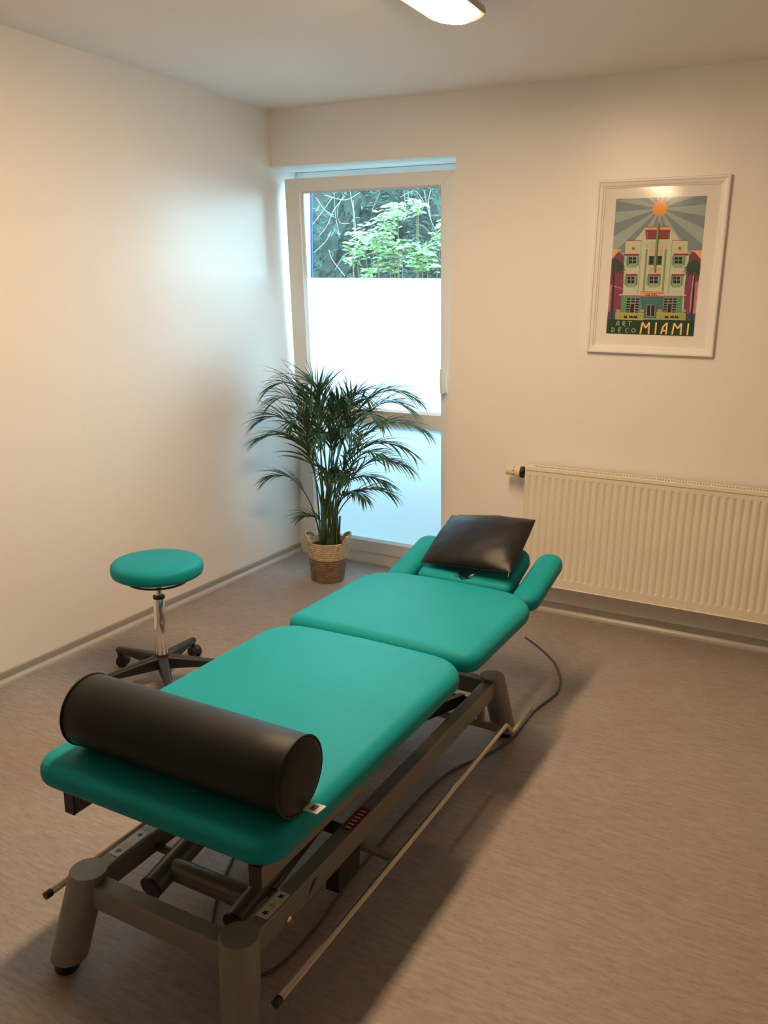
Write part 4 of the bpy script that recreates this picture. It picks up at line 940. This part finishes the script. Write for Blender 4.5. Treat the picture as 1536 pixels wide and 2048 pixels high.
# carrying channels under the pads
for s in (-1, 1):
    bm = BM(); tb(bm, XC + s * .266 - .015, XC + s * .266 + .015, -2.835, -2.42, .385, .437)
    tb(bm, XC + s * .266 - .012, XC + s * .266 + .012, -2.82, -2.76, .437, .466)
    tb(bm, XC + s * .266 - .012, XC + s * .266 + .012, -2.50, -2.44, .437, .466)
    c = obj('support_channel', bm, 'tube_steel', tab, bevel=.002)
    bm = BM(); tb(bm, XC + s * .266 - .0155, XC + s * .266 + .0155, -2.838, -2.8335, .3845, .4375); obj('end_cap', bm, 'black_plastic', c, bevel=.001)
for yy in (-2.60, -1.90, -1.40):
    hw = .25 if yy < -2 else .17
    bm = BM(); tb(bm, XC - hw, XC + hw, yy, yy + .04, .395, .43); obj('cross_member', bm, 'tube_steel', tab, bevel=.002)
bm = BM()
tb(bm, XC - .20, XC - .17, -1.40, -1.0, .40, .43); tb(bm, XC + .17, XC + .20, -1.40, -1.0, .40, .43); tb(bm, XC - .28, XC + .28, -.985, -.96, .435, .465)
for s in (-1, 1): tb(bm, XC + s * .262 - .012, XC + s * .262 + .012, -.985, -.95, .46, .492); tb(bm, XC + s * .15 - .012, XC + s * .15 + .012, -.985, -.96, .46, .50)
obj('head_section_bracket', bm, 'tube_steel', tab, bevel=.002)
# base frame
LX = .220; YN, YF = -2.836, -1.366
bm = BM()
tb(bm, XC - LX - .021, XC - LX + .021, YN, YF, .178, .240); lb = obj('frame_beam', bm, 'grey_steel', tab, bevel=.004)
bm = BM()
tb(bm, XC + LX - .021, XC + LX + .021, YN, YF, .178, .240); rb = obj('frame_beam', bm, 'grey_steel', tab, bevel=.004)
bm = BM(); tb(bm, XC - LX, XC + LX, YN - .024, YN + .022, .172, .232); obj('frame_beam', bm, 'grey_steel', tab, bevel=.004)
bm = BM(); tb(bm, XC - LX, XC + LX, YF - .022, YF + .022, .172, .232); obj('frame_beam', bm, 'grey_steel', tab, bevel=.004)
for sx in (-1, 1):
    for yy, sy in ((YN, -1), (YF, 1)):
        bm = BM()
        top = Vector(T(XC + sx * LX, yy, .252)); bot = Vector(T(XC + sx * (LX + .034), yy + sy * .048, .034))
        n = 32; R = .044
        rg = []
        for c, r in ((bot, R - .004), (bot + (top - bot) * .012, R), (top - (top - bot) * .01, R), (top, R - .002)):
            rg.append([bm.verts.new((c.x + r * cos(2 * pi * k / n), c.y + r * sin(2 * pi * k / n), c.z)) for k in range(n)])
        for a, b in zip(rg, rg[1:]):
            for k in range(n): bm.faces.new((a[k], a[(k + 1) % n], b[(k + 1) % n], b[k]))
        bm.faces.new(rg[0][::-1]); bm.faces.new(rg[-1])
        lg = sharp(obj('leg', bm, 'grey_steel', tab), 40)
        bm = BM(); lathe(bm, [(0, 0), (.024, 0), (.029, .006), (.029, .018), (.016, .026), (.010, .036), (0, .036)], 24, (bot.x + sx * .004, bot.y + sy * .006, 0)); sharp(obj('foot', bm, 'black_plastic', lg), 50)
# stickers on the beams
def sticker(parent, x0, x1, y0, y1, z, red=False):
    bm = BM()
    tb(bm, x0, x1, y0, y1, z, z + .0008, 0)
    L = y1 - y0; zz = z + .001
    if red:
        for k in range(6):
            ya = y0 + L * (.08 + .15 * k); tb(bm, x0 + .006, x1 - .006, ya, ya + L * .05, zz, zz + .0001, 1)
    else:
        cx = (x0 + x1) / 2; w = (x1 - x0) * .32
        cy = y0 + L * .5
        prism(bm, [T(cx - w, cy - .011, zz), T(cx + w, cy - .011, zz), T(cx, cy + .012, zz)], (0, 0, .0002), 1)
        for c in (y0 + L * .17, y0 + L * .83):
            pts = []
            for k in range(10):
                r = w * (1.0 if k % 2 else .45); pts.append(T(cx + r * cos(pi * k / 5 + .5), c + r * sin(pi * k / 5 + .5), zz))
            prism(bm, pts, (0, 0, .0002), 2)
    o = obj('warning_sticker', bm, ['label_red', 'label_white'] if red else ['label_white', 'label_orange', 'label_black'], parent)
    o['label'] = 'red warning sticker' if red else 'white warning sticker with an orange triangle'
sticker(lb, XC - LX - .016, XC - LX + .016, -2.760, -2.650, .2405)
sticker(rb, XC + LX - .014, XC + LX + .016, -2.760, -2.668, .2405)
sticker(rb, XC + LX - .014, XC + LX + .016, -2.395, -2.290, .2405, True)
bm = BM()   # small mark on the outer face: dark swoosh over a red one
X = XC + LX + .0213
prism(bm, [T(X, -2.600, .200), T(X, -2.585, .222), T(X, -2.560, .221), T(X, -2.575, .214)], (.0004, 0, 0), 0)
prism(bm, [T(X, -2.612, .188), T(X, -2.590, .208), T(X, -2.568, .209), T(X, -2.590, .200)], (.0004, 0, 0), 1)
o = obj('maker_mark', bm, ['label_black', 'label_red'], rb); o['label'] = 'small black and red swoosh mark'
bm = BM(); lathe(bm, [(0, 0), (.010, 0), (.010, .006), (.006, .010), (.006, .018), (0, .018)], 12, (XC + LX + .021 - XC, -2.69 + 2.1, .192), axis='x'); obj('bolt', bm, 'chrome', rb)
for xx in (1.60, 1.80):
    bm = BM(); lathe(bm, [(0, 0), (.004, 0), (.006, .006), (0, .006)], 8, T(xx, YN, .165)); obj('screw', bm, 'black_plastic', tab)
# lifting arms: two long tubes joined by cross tubes
arm_pts = {}
for s, nm in ((-1, 'l'), (1, 'r')):
    xa = XC + s * .126
    p0, p1 = Vector(T(xa, -2.735, .168)), Vector(T(xa, -1.75, .36))
    bm = BM(); tube(bm, [p0, p1], .030, 24); a = sharp(obj('lifting_arm', bm, 'tube_steel', tab), 40)
    d = (p1 - p0).normalized()
    bm = BM(); tube(bm, [p0 - d * .004, p0 + d * .002], .0305, 24); obj('end_cap', bm, 'black_plastic', a)
for yy, zz, rr in ((-2.665, .180, .028), (-1.90, .332, .026)):
    bm = BM(); tube(bm, [T(XC - .12, yy, zz), T(XC + .12, yy, zz)], rr, 24); sharp(obj('lifting_crossbar', bm, 'tube_steel', tab), 40)
for s in (-1, 1):
    bm = BM(); tube(bm, [T(XC + s * LX, -2.63, .190), T(XC + s * .126, -2.63, .190)], .011, 12); obj('pivot_pin', bm, 'tube_steel', tab, smooth=True)
bm = BM()
beam(bm, T(XC - .16, -1.50, .20), T(XC - .16, -2.25, .40), .02, .04); beam(bm, T(XC + .16, -1.50, .20), T(XC + .16, -2.25, .40), .02, .04)
tube(bm, [T(XC - .21, -1.50, .20), T(XC + .21, -1.50, .20)], .014, 12); tube(bm, [T(XC - .17, -2.25, .40), T(XC + .17, -2.25, .40)], .012, 12)
obj('scissor_arm', bm, 'black_plastic', tab, bevel=.001)
bm = BM(); tb(bm, XC - .055, XC + .055, -2.52, -2.36, .185, .262); tube(bm, [T(XC, -2.36, .23), T(XC, -1.95, .31)], .022, 16)
obj('lift_motor', bm, 'motor_plastic', tab, bevel=.006)
bm = BM(); tube(bm, [T(XC - .035, -2.50, .245), T(XC - .07, -2.55, .262), T(XC - .10, -2.52, .28), T(XC - .11, -2.42, .30), T(XC - .12, -2.25, .34)], .004, 8); obj('motor_cable', bm, 'cable_rubber', tab, smooth=True)
bm = BM(); tb(bm, XC - .26, XC + .20, -2.30, -2.275, .135, .160); tb(bm, XC - LX - .02, XC - LX + .02, -2.50, -2.46, .150, .178); obj('lower_bracket', bm, 'black_plastic', tab, bevel=.002)
bm = BM(); tb(bm, XC + .20, XC + LX + .018, -2.46, -2.35, .1, .178); obj('bracket_plate', bm, 'black_plastic', tab, bevel=.002)
# foot control rails down both sides
for s in (-1, 1):
    x = XC + s * .335
    bm = BM()
    tube(bm, [T(x, -2.858, .158), T(x, -1.545, .158), T(x, -1.525, .156), T(x, -1.510, .148), T(x, -1.470, .108), T(x, -1.455, .099), T(x, -1.435, .097), T(x, -1.25, .097)], .0085, 14)
    r_ = obj('foot_rail', bm, 'rail_steel', tab, smooth=True)
    bm = BM(); tube(bm, [T(x, -2.872, .158), T(x, -2.855, .158)], .0098, 14); obj('end_cap', bm, 'black_plastic', r_)
bm = BM(); tube(bm, [T(XC - .335, -1.462, .103), T(XC + .335, -1.462, .103)], .013, 14)
tb(bm, XC - LX - .01, XC - LX + .01, -1.475, -1.45, .1, .18); tb(bm, XC + LX - .01, XC + LX + .01, -1.475, -1.45, .1, .18)
obj('rail_crossbar', bm, 'grey_steel', tab, smooth=False)
for s in (-1, 1):
    bm = BM(); beam(bm, T(XC + s * (LX + .0), -2.335, .160), T(XC + s * .335, -2.335, .155), .022, .012); obj('rail_bracket', bm, 'grey_steel', tab, bevel=.001)

# power cord on the floor
bm = BM()
cp = [(1.70, -0.40), (1.75, -.44), (1.816, -.503), (1.88, -.575), (1.923, -.635), (1.962, -.72), (1.990, -.80), (2.003, -.888), (1.995, -.96), (1.988, -1.0), (1.975, -1.08), (1.972, -1.17), (1.972, -1.32), (1.945, -1.45), (1.868, -1.641), (1.848, -1.80), (1.844, -1.979), (1.846, -2.13), (1.85, -2.293), (1.866, -2.48), (1.859, -2.641), (1.82, -2.70), (1.74, -2.70), (1.62, -2.60), (1.52, -2.40), (1.47, -2.2), (1.60, -2.05)]
sm = []
for i in range(len(cp) - 1):
    p0, p1, p2, p3 = [Vector((*cp[min(len(cp) - 1, max(0, i + j))], 0)) for j in (-1, 0, 1, 2)]
    for k in range(5):
        t = k / 5; q = 0.5 * ((2 * p1) + (p2 - p0) * t + (2 * p0 - 5 * p1 + 4 * p2 - p3) * t * t + (3 * p1 - p0 - 3 * p2 + p3) * t ** 3)
        sm.append((q.x, q.y, .0045))
tube(bm, sm, .0042, 8)
o = obj('power_cord', bm, 'cable_rubber', None, smooth=True); o['label'] = 'thin dark power cord curling over the floor beside the couch'; o['category'] = 'cord'

# ---------------------------------------------------------------- bolster
bol = thing('bolster', 'dark brown cylindrical vinyl bolster lying across the foot end of the couch', 'bolster', (1.41, -2.762, .6215))
BR, BL = .0835, .600
bm = BM(); lathe(bm, [(0, 0.004), (BR - .012, 0.002), (BR - .003, .004), (BR, .012), (BR + .001, .1), (BR + .0015, BL / 2), (BR + .001, BL - .1), (BR, BL - .010), (BR - .004, BL - .003), (BR - .014, BL), (BR * .5, BL + .002), (0, BL + .002)], 64, axis='x'); sharp(obj('cover', bm, 'dark_vinyl', bol), 50)
for xx in (.006, BL - .006):
    bm = BM(); tube(bm, [(xx, (BR) * cos(2 * pi * k / 60), (BR) * sin(2 * pi * k / 60)) for k in range(61)], .0028, 8, caps=False); obj('piping', bm, 'dark_leather', bol, smooth=True)
bm = BM(); prism(bm, [(BL - .004, .005, -.0795), (BL + .0, .035, -.0765), (BL + .034, .038, -.0785), (BL + .030, .008, -.0810)], (0, 0, .0008), 0)
prism(bm, [(BL + .008, .014, -.0782), (BL + .009, .029, -.0766), (BL + .022, .030, -.0772), (BL + .021, .014, -.0789)], (0, 0, .0003), 1)
o = obj('care_label', bm, ['label_white', 'label_black'], bol); o['label'] = 'white sewn-in label'

# ---------------------------------------------------------------- pillow
cn = [Vector((1.490, -1.125, .545)), Vector((1.868, -1.145, .570)), Vector((1.862, -.865, .706)), Vector((1.497, -.852, .672))]
ctr = sum(cn, Vector()) / 4
pil = thing('pillow', 'black leather cushion lying on the tilted headrest', 'pillow', ctr)
bm = BM()
N = 28
nrm = (cn[1] - cn[0]).cross(cn[3] - cn[0]).normalized()
def psurf(u, v, side):
    a = cn[0].lerp(cn[1], u); b = cn[3].lerp(cn[2], u); p = a.lerp(b, v)
    U, V = 2 * u - 1, 2 * v - 1
    th = (max(0, 1 - abs(U) ** 2.4) ** .55) * (max(0, 1 - abs(V) ** 2.4) ** .55)
    pull = -.004
    ex = (cn[1] - cn[0]).normalized(); ey = (cn[3] - cn[0]).normalized()
    p = p - ex * U * pull * (1 - V * V) - ey * V * pull * (1 - U * U)
    w = noise.noise(Vector((U * 3, V * 3, side * 5))) * .004 * (1 - th * .4)
    cor = abs(U * V) ** 1.5
    w += .0035 * sin(14 * (U - V)) * cor * (1 - cor)
    return p + nrm * ((.052 if side > 0 else -.030) * th + w * (1 if th > 0.02 else 0)) - ctr
gs = {}
for side in (1, -1):
    for i in range(N + 1):
        for j in range(N + 1):
            e = i in (0, N) or j in (0, N)
            if e and side < 0: gs[side, i, j] = gs[1, i, j]; continue
            u = .5 - .5 * cos(pi * i / N); v_ = .5 - .5 * cos(pi * j / N)
            gs[side, i, j] = bm.verts.new(psurf(u, v_, side))
for side in (1, -1):
    for i in range(N):
        for j in range(N):
            f = (gs[side, i, j], gs[side, i + 1, j], gs[side, i + 1, j + 1], gs[side, i, j + 1])
            bm.faces.new(f if side > 0 else f[::-1])
obj('cover', bm, 'dark_leather', pil, smooth=True)
bm = BM()
ed = [psurf(.5 - .5 * cos(pi * i / N), 0, 1) for i in range(N + 1)] + [psurf(1, .5 - .5 * cos(pi * i / N), 1) for i in range(1, N + 1)] + [psurf(1 - (.5 - .5 * cos(pi * i / N)), 1, 1) for i in range(1, N + 1)] + [psurf(0, 1 - (.5 - .5 * cos(pi * i / N)), 1) for i in range(1, N)]
tube(bm, ed + [ed[0]], .0018, 6, caps=False); obj('seam', bm, 'dark_leather', pil, smooth=True)
bm = BM(); c1 = cn[1] - ctr; tube(bm, [c1 + Vector((-.006, -.002, 0)), c1 + Vector((-.007, -.004, -.018))], .0012, 5); o = obj('zip_pull', bm, 'label_white', pil); o['label'] = 'pale thread end of the zip'
